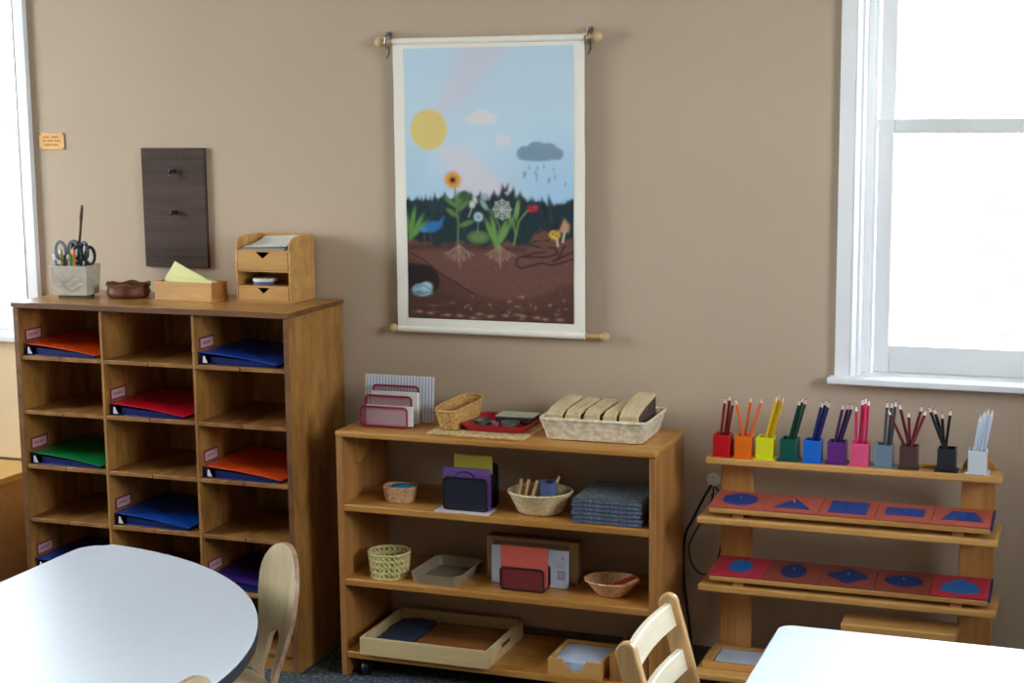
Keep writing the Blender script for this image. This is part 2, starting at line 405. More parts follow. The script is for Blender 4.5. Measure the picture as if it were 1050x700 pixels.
def binder(col, row, rgb, label, off=0.0, yoff=.016, w=.268, hh=.040, lip=.012):
    a = CX0+cells[col][0]+off; z = CROWS[row]
    m_ = plain('binder_cover_'+str(col)+str(row), rgb, .38, var=.04)
    t = thing('ring_binder', label, 'binder', (a, CY0+yoff, z), 0, None)
    d = .29
    mb = MB().box(0, w, 0, d, 0, .003); build('back_cover', mb, M['b_blue'], t, bevel=.001)
    build('spine', MB().box(-.003, 0, 0, d, 0, hh), M['b_blue'], t, bevel=.001)
    # inside sheets: a wedge of pages
    build('pages', MB().add([(.03, .01, .0035), (w-.012, .01, .0035), (w-.012, .01, lip-.001), (.03, .01, hh*.62), (.03, d-.01, .0035), (w-.012, d-.01, .0035), (w-.012, d-.01, lip-.001), (.03, d-.01, hh*.62)],
          [(0, 1, 2, 3), (7, 6, 5, 4), (0, 4, 5, 1), (3, 2, 6, 7), (0, 3, 7, 4), (1, 5, 6, 2)]), M['b_blue'], t, smooth=False)
    # sloping front cover
    cv = MB(); N = 8; top = []; bot = []
    for k in range(N+1):
        u = k/N; x = -.002+u*(w+.004); zt = hh+(lip-hh)*u + .004*math.sin(PI*u)
        top.append((x, zt)); bot.append((x, zt-.0025))
    cv.prism(top[::-1]+bot, -.004, d, 'xz')
    build('front_cover', cv, m_, t)
    r = MB(); r.prism([(.008, .006), (.026, .006), (.021, .014), (.015, .028), (.010, .028)], -.0045, -.0015, 'xz')
    build('ring_end', r, M['paper'], t, bevel=.0008)
    return t
BIND = [(0, 0, (236, 78, 18), 'orange ring binder in the top left slot of the cubby cabinet'),
        (2, 0, (24, 66, 178), 'blue ring binder in the top right slot of the cubby cabinet'),
        (1, 1, (214, 14, 44), 'red ring binder in the middle column of the cubby cabinet'),
        (0, 2, (12, 128, 60), 'green ring binder in the left column of the cubby cabinet'),
        (2, 2, (236, 82, 24), 'orange ring binder in the right column of the cubby cabinet, third slot down'),
        (1, 3, (20, 72, 170), 'blue ring binder in the middle column, fourth slot of the cubby cabinet'),
        (0, 4, (40, 70, 180), 'blue ring binder in the fifth slot of the left column, partly behind the table'),
        (2, 4, (60, 34, 120), 'dark purple ring binder in the fifth slot of the right column')]
for c, r, rgb, lb in BIND:
    slot_label(c, r); binder(c, r, rgb, lb, off=.012 + .01*((c+r) % 2))

# ------------------------------------------------------------------ oak bookshelf
SX0, SX1, SY0, SY1, SZ = -.197, .8165, -.352, -.018, .781
sh = thing('open_bookshelf', 'low oak open bookshelf with rounded top board and three shelves', 'shelf', (SX0, SY0, 0))
W2, D2 = SX1-SX0, SY1-SY0
build('top_board', MB().box(0, W2, 0, D2, SZ-.020, SZ), M['oakx'], sh, bevel=.006, seg=3)
build('side_panel', MB().box(.002, .022, .002, D2, 0, SZ-.020), M['oakz'], sh, bevel=.003)
build('side_panel', MB().box(W2-.022, W2-.002, .002, D2, 0, SZ-.020), M['oakz'], sh, bevel=.003)
for z in (.552, .316, .083):
    build('shelf_board', MB().box(.022, W2-.022, .002, D2-.004, z-.022, z), M['oakx'], sh, bevel=.003)
build('corner_block', MB().prism([(.096, .741), (.096, .664), (.114, .659), (.194, .697), (.194, .741)], .022, .030, 'yz'), M['notetag'], sh, bevel=.001)
for cx, cy in ((.075, .035), (W2-.075, .035), (.075, D2-.04), (W2-.075, D2-.04)):
    wv = MB(); wv.lathe([(.004, 0), (.022, 0), (.024, .004), (.024, .016), (.022, .020), (.004, .020)], (0, 0, -.01), 20)
    wv.v = [(z+cx, y+cy, x+.024) for x, y, z in wv.v]
    wv.box(cx-.016, cx+.016, cy-.008, cy+.012, .040, .060)
    wv.box(cx-.016, cx-.012, cy-.006, cy+.008, .020, .042); wv.box(cx+.012, cx+.016, cy-.006, cy+.008, .020, .042)
    build('caster', wv, M['black'], sh)

# ------------------------------------------------------------------ pencil rack
RX0, RX1 = .928, 1.749
rk = thing('wooden_rack', 'beech rack with two posts and four narrow open shelves', 'rack', (RX0, -.15, 0))
WR = RX1-RX0
for a in (.030, .709):
    m = MB(); pz = .790
    pts = [(a, 0), (a+.092, 0)]+[(a+.046+.046*math.cos(PI*k/10), pz-.046+.046*math.sin(PI*k/10)) for k in range(11)]
    m.prism(pts, 0, .026, 'xz'); build('post', m, M['rackz'], rk, bevel=.003)
    build('foot', MB().box(a+.014, a+.078, -.22, .13, 0, .04), M['rackz'], rk, bevel=.004)
def rshelf(y0, z, th=.021):
    return build('shelf_board', MB().box(0, WR, y0, 0.0, z-th, z), M['rackx'], rk, bevel=.006, seg=3)
rshelf(-.080, .749); rshelf(-.178, .598); rshelf(-.164, .396); rshelf(-.215, .150)
for z in (.577, .375, .129):
    for a in (.066, .745):
        br = MB().prism([(-.13, z-.001), (0, z-.001), (0, z-.045)], a, a+.020, 'yz'); build('bracket', br, M['rackz'], rk, bevel=.002)

# ------------------------------------------------------------------ low cabinet far left
lc = thing('low_cabinet', 'low yellowish wooden cabinet under the left window', 'cabinet', (-2.7, -.46, 0))
build('cabinet_top', MB().box(-.01, 1.197, -.01, .445, .490, .515), plain('honey_top', (226, 182, 104), .4, var=.05), lc, bevel=.004)
build('body', MB().box(.0, 1.187, .0, .440, .15, .490), plain('honey_side', (218, 176, 118), .5, var=.06), lc, bevel=.002)
build('plinth', MB().box(.02, 1.167, .04, .430, 0, .15), M['darkwood'], lc)
for a in (.01, .6):
    dr = build('door', MB().box(a, a+.575, -.018, 0, .16, .48), M['palewood'], lc, bevel=.003)
    build('knob', MB().sphere((a+.29, -.028, .42), .013), M['metal'], dr)

# ------------------------------------------------------------------ tables
def half_round_table():
    t = thing('half_round_table', 'white half round table in the left foreground with a dark edge', 'table', (-.69, -1.83, 0))
    R, r = .912, .07; out = []
    # outline: straight side at x=0, half disc towards +x, rounded corners
    for k in range(65):
        a = math.radians(-85.5+171*k/64); out.append((R*math.cos(a), R*math.sin(a)))
    top_c = (.075, R-.082)
    arc = [(r*math.cos(math.radians(q))+r, r*math.sin(math.radians(q))+R-.088) for q in (100, 120, 140, 160, 180)]
    out += arc; out += [(x, -y) for x, y in arc[::-1]]
    build('tabletop', MB().prism(out, .534, .540), M['lamin'], t, bevel=.0012)
    e = MB(); e.prism(out, .506, .534)
    build('edge_band', e, M['tabedge'], t)
    for x, y in ((.12, .70), (.12, -.70), (.72, .35), (.72, -.35)):
        l = MB().tube([(x, y, .0), (x, y, .508)], .016, 12); build('leg', l, M['metal'], t)
half_round_table()
rt = thing('rectangular_table', 'white rounded rectangular table in the right foreground', 'table', (1.300, -1.04, 0))
o_ = rrect(0, 1.22, -.76, 0, .035, 6)
build('tabletop', MB().prism(o_, .524, .55), M['lamin'], rt, bevel=.004)
build('edge_band', MB().prism(rrect(.002, 1.218, -.758, -.002, .034, 6), .516, .524), M['tabedgew'], rt)
for x, y in ((.09, -.09), (1.13, -.09), (.09, -.67), (1.13, -.67)):
    build('leg', MB().tube([(x, y, 0), (x, y, .516)], .018, 12), M['metal'], rt)

# ------------------------------------------------------------------ chairs
def lobe_chair(loc, rz, label):
    """bent plywood chair; local +x is the way it faces"""
    t = thing('plywood_chair', label, 'chair', loc, rz, None)
    ZT, ZS, ZB = .625, .400, 0.0
    def w_(z):
        if z < .30: base = .078+.022*(.30-z)/.30
        else:
            q = min(1, (z-.30)/.20); q = q*q*(3-2*q); base = .078+.050*q
        if z > ZT-.11:
            q = (z-(ZT-.11))/.11; base *= math.sqrt(max(0, 1-q*q))
        return max(base, .0008)
    def s_(z):
        if z >= ZS: return 0.0
        q = min(1, (ZS-z)/.030); return .034*math.sqrt(1-(1-q)**2)+.030*max(0, (.34-z)/.34)
    def px(z):      # backward lean and curve of the shell
        if z < .28: return -.130-.050*(.28-z)/.28
        u = (z-.28)/(ZT-.28); return -.130-.070*u-.014*math.sin(PI*u)
    zs = [ZS*k/14 for k in range(14)]+[ZS-.012, ZS-.005, ZS-.0015, ZS]+[ZS+(ZT-ZS)*math.sin(PI/2*k/16) for k in range(1, 17)]
    mb = MB(); th = .013; NC = 6
    for sg in (-1, 1):
        for layer in (0, 1):
            off = 0 if layer == 0 else -th
            vs = []
            for z in zs:
                a, b = s_(z), w_(z)
                for c in range(NC+1):
                    y = sg*(a+(b-a)*c/NC)
                    vs.append((px(z)+off+.0+1.2*y*y, y, z))
            fs = [(k*(NC+1)+c, k*(NC+1)+c+1, (k+1)*(NC+1)+c+1, (k+1)*(NC+1)+c) for k in range(len(zs)-1) for c in range(NC)]
            if layer == 0: A = len(mb.v)
            mb.add(vs, fs, 0)
        B = A+len(zs)*(NC+1); n1 = NC+1
        fs = []
        for k in range(len(zs)-1):
            fs.append((A+k*n1+NC, A+(k+1)*n1+NC, B+(k+1)*n1+NC, B+k*n1+NC))
            if zs[k] < ZS: fs.append((A+k*n1, A+(k+1)*n1, B+(k+1)*n1, B+k*n1))
        for c in range(NC): fs.append((A+c, A+c+1, B+c+1, B+c))
        mb.f += fs; mb.m += [1]*len(fs)
    build('backrest', mb, [M['chair'], M['chair_edge']], t, angle=50)
    # seat
    so = []
    for k in range(40):
        a = 2*PI*k/40; c, s = math.cos(a), math.sin(a)
        so.append((.025+.155*(abs(c)**.6)*(1 if c >= 0 else -1), .135*(abs(s)**.6)*(1 if s >= 0 else -1)))
    build('seat', MB().prism(so, .258, .272), M['chair'], t, bevel=.004)
    for sx, sy in ((1, -1), (1, 1)):
        x0, y0 = sx*.115-.005, sy*.105; x1, y1 = sx*.160-.005, sy*.140
        build('leg', MB().tube([(x0, y0, .258), ((x0+x1)/2, (y0+y1)/2, .13), (x1, y1, 0)], [.017, .016, .012], 10), M['chair'], t)
    for sy in (-1, 1): build('stretcher', MB().tube([(-.145, sy*.070, .15), (.128, sy*.118, .15)], .008, 8), M['chair'], t)
    return t
lobe_chair((-.135, -1.185, 0), math.radians(180+49), 'pale plywood chair with a slotted lobe back between the half round table and cubby cabinet')
lobe_chair((.072, -1.972, 0), math.radians(180-2), 'plywood chair whose back top just shows at the bottom edge of the photo')

def ladder_chair():
    t = thing('ladder_back_chair', 'pale wooden ladder back chair with rounded posts facing the right table', 'chair', (1.238, -1.275, 0))
    def cx(z): return -.118 - .085*((max(z, .28)-.28)/.36)**1.3 - (.05*(.28-z)/.28 if z < .28 else 0)
    for y, ht in ((.168, .620), (-.190, .620)):
        mb = MB(); zs = [0, .1, .2, .28, .34, .40, .46, .52, .56, ht-.032]
        w = lambda z: .024+.004*(1-min(1, z/.6))
        L = [(cx(z)-w(z), z) for z in zs]; Rr = [(cx(z)+w(z), z) for z in zs]
        c0 = cx(ht-.03); cap = [(c0+.024*math.cos(PI*k/8)-.001, ht-.026+.026*math.sin(PI*k/8)) for k in range(9)]
        mb.prism(Rr+cap+L[::-1], y-.012, y+.012, 'xz'); build('post', mb, M['ladder'], t, bevel=.005, seg=3)
    for z0, z1 in ((.545, .598), (.440, .490)):
        mb = MB(); N = 10; rings = []
        for k in range(N+1):
            y = -.185+.348*k/N; q = -.012*math.sin(PI*k/N)
            a, b = cx(z0)+q, cx(z1)+q
            rings.append([(a-.007, y, z0), (a+.009, y, z0), (b+.009, y, z1), (b-.007, y, z1)])
        mb.loft(rings); build('slat', mb, M['ladslat'], t, bevel=.003)
    build('seat', MB().prism(rrect(-.15, .16, -.185, .165, .03), .292, .312), M['ladder'], t, bevel=.005)
    for y in (-.17, .15):
        build('leg', MB().tube([(.135, y, .292), (.145, y, 0)], [.018, .014], 10), M['ladder'], t)
    for a_, b_ in ((-.18, -.17), (.16, .15)): build('stretcher', MB().tube([(-.135, a_, .17), (.14, b_, .17)], .009), M['ladder'], t)
ladder_chair()

# ------------------------------------------------------------------ wall hangings
def noise_y(x, z):
    return .0012*np.sin(9*x+3*np.sin(7*z)) + .0007*np.sin(41*z+4*np.sin(5*x)) + .0006*np.sin(23*z-11*x)
def banner():
    t = thing('wall_banner', 'hanging fabric banner with a garden, sun and soil picture on the back wall', 'banner', (.192, -.03, 1.055))
    X0, X1, Z1 = -.314, .312, .900
    def grid(x0, x1, z0, z1, nx, nz, y0, sag=True):
        xs = np.linspace(x0, x1, nx); zs = np.linspace(z0, z1, nz); XX, ZZ = np.meshgrid(xs, zs)
        return XX, y0+noise_y(XX, ZZ), ZZ
    # canvas
    nx, nz = 50, 70
    XX, YY, ZZ = grid(X0, X1, .0, Z1, nx, nz, 0)
    f = np.stack([XX, YY, ZZ], -1).reshape(-1, 3); b = f.copy(); b[:, 1] += .0012
    m = MB(); q = [(k*nx+i, k*nx+i+1, (k+1)*nx+i+1, (k+1)*nx+i) for k in range(nz-1) for i in range(nx-1)]
    m.add(f.tolist(), q); m.add(b.tolist(), [tuple(reversed(r)) for r in q])
    n = nx*nz
    ed = [(i, i+1) for i in range(nx-1)]+[((nz-1)*nx+i+1, (nz-1)*nx+i) for i in range(nx-1)]+[((k+1)*nx, k*nx) for k in range(nz-1)]+[(k*nx+nx-1, (k+1)*nx+nx-1) for k in range(nz-1)]
    m.f += [(a, a+n, c+n, c) for a, c in ed]; m.m += [0]*len(ed)
    for zz in (.0, Z1):       # sleeves around the rods
        m.tube([(X0, .004, zz), (X1, .004, zz)], .011, 12)
    build('canvas', m, M['creamcloth'], t)
    # rods, knobs, hooks
    r = MB(); r.tube([(X0-.046, .004, Z1), (X1+.040, .004, Z1)], .0075, 12)
    rod = build('rod', r, M['stick'], t)
    for x in (X0-.044, X1+.038):
        build('knob', MB().sphere((x, .004, Z1), .016, 16, sx=1.1), M['palewood'], rod)
    r = MB(); r.tube([(X0-.016, .004, .0), (X1+.062, .004, .0)], .0075, 12)
    rod = build('rod', r, M['stick'], t)
    for x in (X0-.018, X1+.062):
        build('knob', MB().sphere((x, .004, 0), .0145, 16, sx=1.1), M['palewood'], rod)
    for x in (X0-.018, X1+.014):
        h = MB(); h.tube([(x, .03, Z1+.024), (x, .006, Z1+.024), (x, -.012, Z1+.012), (x, -.015, Z1-.006), (x, -.004, Z1-.018), (x, .014, Z1-.016)], .003, 8)
        h.sphere((x, .006, Z1+.026), .006); h.tube([(x, .014, Z1-.016), (x+.004, .006, Z1-.034), (x+.002, -.002, Z1-.044), (x-.004, .004, Z1-.050)], .003, 8)
        h.box(x-.005, x+.005, .026, .030, Z1+.01, Z1+.032)
        build('hook', h, M['metal'], t)
    # printed picture: painted on a dense grid with its own colours
    NX, NZ = 300, 460
    xa, xb, za, zb = -.276, .277, .036, .878
    XX, YY, ZZ = grid(xa, xb, za, zb, NX, NZ, -.0012)
    U, V = np.meshgrid(np.linspace(0, 1, NX), np.linspace(1, 0, NZ))
    PX = 415+174*U; PY = 49+281*V             # the artwork's own drawing units
    img = np.zeros((NZ, NX, 3))
    rs = np.random.RandomState(3)
    def C(c): return np.array(lin(c)[:3])
    def put(mask, c): img[:] = img*(1-mask[..., None])+mask[..., None]*C(c)
    def soft(d, s=.7): return 1/(1+np.exp(np.clip(d/s, -30, 30)))
    def ell(cx, cy, rx, ry, c, rot=0, s=.45, al=1):
        dx, dy = PX-cx, PY-cy; ca, sa = math.cos(rot), math.sin(rot); a = dx*ca+dy*sa; b_ = -dx*sa+dy*ca
        d = (np.sqrt((a/rx)**2+(b_/ry)**2)-1)*min(rx, ry); put(soft(d, s)*al, c)
    def poly(pts, c, s=.6, al=1):
        ins = np.zeros_like(PX, bool); dmin = np.full_like(PX, 1e9)
        for i in range(len(pts)):
            x0, y0 = pts[i]; x1, y1 = pts[(i+1) % len(pts)]
            cond = ((y0 > PY) != (y1 > PY)) & (PX < (x1-x0)*(PY-y0)/(y1-y0+1e-9)+x0); ins ^= cond
            L = (x1-x0)**2+(y1-y0)**2+1e-9; tt = np.clip(((PX-x0)*(x1-x0)+(PY-y0)*(y1-y0))/L, 0, 1)
            dmin = np.minimum(dmin, np.hypot(PX-x0-tt*(x1-x0), PY-y0-tt*(y1-y0)))
        put(soft(np.where(ins, -dmin, dmin), s)*al, c)
    def line(pts, wd, c, al=1, s=.4):
        dmin = np.full_like(PX, 1e9)
        for (x0, y0), (x1, y1) in zip(pts[:-1], pts[1:]):
            L = (x1-x0)**2+(y1-y0)**2+1e-9; tt = np.clip(((PX-x0)*(x1-x0)+(PY-y0)*(y1-y0))/L, 0, 1)
            dmin = np.minimum(dmin, np.hypot(PX-x0-tt*(x1-x0), PY-y0-tt*(y1-y0)))
        put(soft(dmin-wd/2, s)*al, c)
    def leaf(x0, y0, x1, y1, wd, c):
        ell((x0+x1)/2, (y0+y1)/2, math.hypot(x1-x0, y1-y0)/2, wd/2, c, math.atan2(y1-y0, x1-x0))
    put(np.ones_like(PX), (198, 222, 238))
    put(np.clip((PX-500)/140, 0, 1)*np.clip((PY-120)/90, 0, 1)*.8, (136, 190, 238))
    put(np.clip((PY-150)/60, 0, 1)*.35, (150, 196, 228))
    poly([(478, 40), (530, 40), (480, 105), (440, 130), (452, 100)], (216, 210, 224), 5, .75)
    poly([(446, 150), (478, 150), (532, 200), (500, 210), (470, 192)], (226, 214, 224), 4, .85)
    poly([(412, 150), (440, 140), (430, 210), (412, 200)], (176, 208, 226), 4, .6)
    ell(440, 132, 19.5, 21, (228, 204, 128))
    for x, y, a, b_ in ((486, 121, 7, 4), (495, 118, 9, 6.5), (504, 121, 8, 4.5), (494, 124, 15, 3)): ell(x, y, a, b_, (228, 224, 228))
    for x, y, a, b_ in ((516, 142, 5, 5), (520, 143, 6, 4), (517, 146, 7, 3)): ell(x, y, a, b_, (222, 222, 230))
    for x, y, a, b_ in ((540, 156, 8, 7), (552, 152, 10, 7.5), (564, 153, 9, 7), (572, 157, 7, 6), (553, 160, 19, 4.5)): ell(x, y, a, b_, (132, 158, 178))
    for k in range(14): ell(rs.uniform(538, 586), rs.uniform(166, 190), .5, 1.0, (100, 140, 176))
    # hedge silhouettes
    poly([(410, 262), (410, 207), (440, 209), (470, 207), (500, 206), (530, 206), (560, 210), (580, 207), (596, 203), (596, 262)], (38, 56, 62), 1.2)
    x = 408
    while x < 596:
        wd = rs.uniform(12, 18); h = 198+rs.uniform(-5, 5)
        if 418 < x < 446: h = 200+rs.uniform(-4, 4); wd = rs.uniform(7, 10)
        if 500 < x < 530: h = 190+rs.uniform(-1, 8)
        if x > 552: h = 205-(x-560)*.22+rs.uniform(-3, 3); wd = rs.uniform(16, 22)
        lean = rs.uniform(.4, .7)
        poly([(x, 216), (x+wd*.12, h+(212-h)*.45), (x+wd*lean-wd*.10, h+3), (x+wd*lean, h), (x+wd*lean+wd*.14, h+4), (x+wd*.9, h+(212-h)*.5), (x+wd, 216)], (38, 56, 62), .6)
        x += wd*.62
    for k in range(30):
        xx = rs.uniform(416, 588); yy = rs.uniform(212, 246); leaf(xx, yy, xx+rs.uniform(-4, 4), yy-rs.uniform(8, 16), 4, (44, 66, 66) if k % 2 else (30, 46, 54))
    # soil
    soil = [(410, 345), (410, 249)]+[(q, 250+2.2*math.sin(q*.13)+1.5*math.sin(q*.37)) for q in range(414, 545, 3)]+[(548, 240), (556, 233), (566, 236), (575, 246), (584, 243), (596, 240), (596, 345)]
    poly(soil, (112, 76, 66), .6)
    poly([(410, 252), (470, 250), (540, 253), (540, 257), (470, 256), (410, 258)], (60, 44, 44), 1.2, .7)
    poly([(410, 262), (430, 270), (460, 287), (482, 300), (512, 307), (545, 305), (575, 292), (596, 286), (596, 345), (410, 345)], (94, 62, 52), 1, .9)
    poly([(410, 285), (450, 296), (490, 316), (540, 318), (596, 306), (596, 345), (410, 345)], (82, 54, 46), 3, .8)
    line([(412, 258), (432, 268), (450, 282), (470, 293), (486, 303)], 1.2, (54, 36, 34))
    ell(431, 290, 18, 17, (46, 34, 38))
    ell(420, 286, 12, 14, (46, 34, 38))
    ell(430, 300, 10.5, 6.5, (150, 184, 200)); ell(435, 296, 6, 4.5, (176, 204, 216)); ell(426, 303, 5, 2, (90, 124, 146)); line([(424, 297), (432, 295), (439, 299)], .9, (80, 110, 130)); line([(427, 306), (436, 302)], .9, (96, 126, 146))
    for k in range(60): ell(rs.uniform(418, 586), rs.uniform(302, 328), rs.uniform(.4, 1.4), rs.uniform(.3, .8), [(150, 118, 100), (110, 80, 70), (50, 34, 34), (170, 140, 120)][k % 4])
    for k in range(40): ell(rs.uniform(470, 586), rs.uniform(262, 300), .5, .5, (126, 96, 88))
    for k in range(11): ell(424+k*15.5+rs.uniform(-5, 5), 325+rs.uniform(-2, 2), 2.6, 1.1, (172, 134, 110))
    # tunnels
    for pl in ([(552, 238), (560, 233), (568, 238), (563, 245), (550, 246), (545, 250), (556, 252), (570, 252), (573, 258), (562, 262), (548, 262), (538, 262)],
               [(536, 262), (531, 265), (530, 271), (536, 274), (546, 271), (556, 268), (566, 270), (575, 268), (592, 262)],
               [(538, 262), (548, 258), (560, 257)], [(580, 250), (574, 262), (568, 266), (592, 254)]):
        line(pl, 1.6, (56, 34, 38))
    line([(553, 240), (560, 237), (564, 241), (552, 248), (566, 255), (564, 259)], 3, (112, 76, 70), .7)
    # roots
    for cx, sp in ((470, 15), (513, 15)):
        for k in range(9):
            a = -1+2*k/8.0; pl = [(cx, 252)]
            for q in range(1, 5): pl.append((cx+a*sp*q/4*(1+.1*math.sin(k*q)), 252+q*4.2*(1-.45*abs(a))+rs.uniform(-1, 1)))
            line(pl, .8, (168, 138, 122), .75)
            xx, yy = pl[3]; line([(xx, yy), (xx+rs.uniform(-4, 4), yy+5)], .6, (160, 130, 116), .7)
        line([(cx, 252), (cx+1, 274)], .9, (170, 140, 124), .8)
    # plants
    for a, b_, c, d in ((418, 244, 424, 214), (420, 244, 432, 222), (417, 246, 436, 228), (416, 240, 414, 216)): leaf(a, b_, c, d, 5, (104, 150, 76))
    ell(442, 233, 9.5, 5.5, (52, 116, 172), -.3); poly([(446, 231), (455, 222), (452, 233)], (52, 116, 172)); ell(433, 236, 3.5, 3, (70, 134, 186)); line([(433, 240), (433, 254)], .8, (96, 74, 66)); line([(440, 238), (441, 254)], .8, (96, 74, 66))
    line([(467, 190), (468, 210), (470, 230), (469, 252)], 1.6, (96, 132, 88))
    for a, b_, c, d in ((469, 212, 456, 202), (470, 216, 482, 204), (469, 222, 458, 214), (471, 232, 486, 226), (470, 210, 478, 196), (470, 214, 470, 198)): leaf(a, b_, c, d, 5, (98, 128, 78))
    ell(477, 200, 6.5, 5, (70, 96, 62))
    for k in range(14):
        a = 2*PI*k/14; ell(465+6.2*math.cos(a), 184+6.2*math.sin(a), 3.2, 1.7, (222, 158, 70), a)
    ell(465, 184, 5, 5, (206, 132, 52)); ell(465, 184, 2.6, 2.6, (58, 34, 24))
    ell(491, 243, 12, 7, (84, 112, 66)); ell(491, 243, 8, 4.5, (104, 132, 84))
    ell(485, 209, 3, 4, (206, 210, 200), .3); ell(488, 204, 2, 3.5, (206, 210, 200), -.4); line([(484, 214), (481, 222)], .8, (170, 180, 160))
    ell(491, 222, 4.6, 4.8, (176, 200, 206)); ell(491, 222, 2.2, 2.2, (120, 160, 170)); line([(491, 226), (490, 238)], .7, (110, 140, 120))
    for a, b_, c, d in ((510, 252, 499, 226), (510, 252, 505, 222), (511, 250, 520, 226), (512, 250, 524, 228)): leaf(a, b_, c, d, 5, (112, 152, 80))
    line([(511, 250), (513, 232), (508, 220), (500, 212)], 1.1, (104, 140, 88)); line([(528, 250), (533, 226), (541, 216), (547, 213)], 1.2, (120, 158, 90)); line([(530, 240), (527, 224), (532, 206)], 1.1, (120, 158, 90))
    leaf(530, 224, 533, 206, 4, (128, 160, 88)); leaf(526, 230, 521, 212, 4, (110, 146, 80)); leaf(500, 214, 494, 204, 5, (150, 172, 160))
    for k in range(8):
        a = 2*PI*k/8; line([(516, 214), (516+9.5*math.cos(a), 214+10.5*math.sin(a))], .7, (196, 204, 190))
    for rr in (3.2, 6.2, 8.8): line([(516+rr*math.cos(2*PI*k/8), 214+rr*1.1*math.sin(2*PI*k/8)) for k in range(9)], .7, (190, 200, 186))
    ell(547, 213, 5, 3, (176, 40, 60), .2); ell(550, 211, 2.5, 2, (196, 60, 70))
    poly([(517, 196), (516, 188), (519, 192), (523, 187), (522, 196)], (70, 40, 34)); ell(498, 201, 4, 4, (150, 176, 180), 0, .6, .8)
    ell(570, 239, 5.5, 4.6, (222, 180, 66)); ell(568, 238, 1, 1, (110, 70, 30)); ell(572, 240, 1, 1, (110, 70, 30)); ell(571, 236, 1, 1, (110, 70, 30)); line([(572, 243), (573, 250)], 1.6, (214, 200, 170))
    poly([(574, 236), (580, 223), (585, 229), (584, 236)], (196, 150, 112), .6); line([(580, 236), (578, 246)], 1.6, (214, 200, 170))
    for k in range(500):      # printed grain in the soil
        pass
    img *= (1+.05*rs.randn(NZ, NX, 1)*np.clip((PY-250)/10, 0, 1)[..., None])
    img = np.clip(img, 0, 1)
    me = bpy.data.meshes.new('printed_picture')
    vs = np.stack([XX, YY, ZZ], -1).reshape(-1, 3); idx = np.arange(NX*NZ).reshape(NZ, NX)
    fs = np.stack([idx[:-1, :-1], idx[:-1, 1:], idx[1:, 1:], idx[1:, :-1]], -1).reshape(-1, 4)
    me.from_pydata(vs.tolist(), [], fs.tolist())
    ca = me.color_attributes.new('Col', 'FLOAT_COLOR', 'POINT')
    ca.data.foreach_set('color', np.concatenate([img.reshape(-1, 3), np.ones((NX*NZ, 1))], 1).astype(np.float32).ravel())
    me.materials.append(M['art']); me.polygons.foreach_set('use_smooth', [True]*len(me.polygons))
    o = bpy.data.objects.new('printed_picture', me); COL.objects.link(o); o.parent = t
banner()

bd = thing('wall_board', 'dark walnut board hung on the back wall above the cubby cabinet', 'board', (-1.062, -.001, 1.227))
build('panel', MB().box(0, .243, -.014, 0, 0, .399), M['darkwood'], bd, bevel=.002)
m = MB(); m.box(.002, .241, -.017, -.014, .035, .040); m.box(.002, .241, -.0165, -.014, .362, .366); m.box(.002, .241, -.0165, -.014, .392, .396)
build('ridge', m, M['darkwood'], bd, bevel=.001)
m = MB()
for x0_, w_ in ((.055, .010), (.070, .022), (.100, .008), (.118, .010), (.136, .018), (.160, .014)): m.box(x0_, x0_+w_, -.0148, -.014, .370, .374); m.box(x0_, x0_+w_*.3, -.0148, -.014, .374, .384)
build('carving', m, M['black'], bd)
for zz in (.324, .187):
    m = MB().lathe([(.001, 0), (.010, 0), (.010, .003), (.004, .004), (.004, .014), (.008, .018), (.006, .022), (.001, .023)], (0, 0, 0), 14)
    m.v = [(.122+x, -.014-z, zz+y) for x, y, z in m.v]; m.tube([(.122, -.03, zz), (.116, -.034, zz-.012), (.126, -.036, zz-.016)], .003, 8)
    build('peg', m, M['black'], bd)

pq = thing('brass_plaque', 'small brass plaque screwed to the wall beside the left window', 'plaque', (-1.476, -.001, 1.620))
build('plate', MB().box(0, .103, -.003, 0, 0, .058), M['brass'], pq, bevel=.001)
m = MB()
for zz, parts in ((.043, ((.018, .046), (.052, .085))), (.030, ((.014, .030), (.034, .060), (.064, .090))), (.017, ((.022, .050), (.054, .082)))):
    for a, b in parts:
        k = a
        while k < b-.003: m.box(k, k+.0035, -.0034, -.003, zz-.003, zz+.003); k += .005
build('engraving', m, M['brassdark'], pq, smooth=False)
for x, z in ((.005, .053), (.098, .053), (.005, .005), (.098, .005)):
    m = MB().lathe([(.0005, 0), (.0032, 0), (.0026, .0015), (.0005, .002)], (0, 0, 0), 10); m.v = [(x+a, -.003-c, z+b) for a, b, c in m.v]
    build('screw', m, M['brassdark'], pq)

# outlet and cord
ol = thing('wall_outlet', 'pale wall outlet behind the left post of the rack', 'outlet', (.905, -.001, .600))
build('cover_plate', MB().prism(rrect(-.030, .030, -.045, .045, .006), -.006, 0, 'xz'), plain('beige_plate', (186, 172, 158), .5), ol, bevel=.001)
m = MB()
for zz in (-.02, .02):
    m.box(-.009, -.006, -.0066, -.006, zz-.006, zz+.006); m.box(.006, .009, -.0066, -.006, zz-.006, zz+.006)
build('socket_slots', m, M['black'], ol, smooth=False)
cd = thing('power_cord', 'black power cord hanging from the wall outlet beside the rack', 'cord', (.905, -.01, .62))
m = MB(); m.lathe([(.001, 0), (.019, 0), (.021, .006), (.018, .018), (.001, .020)], (0, 0, 0), 18); m.v = [(x, -z, y+.012) for x, y, z in m.v]; build('plug', m, M['paper'], cd)
pts = [(0, -.03, 0), (-.012, -.036, -.02), (-.036, -.03, -.065), (-.060, -.024, -.115), (-.082, -.018, -.160), (-.090, -.014, -.235), (-.086, -.012, -.33), (-.07, -.012, -.46), (-.05, -.03, -.60)]
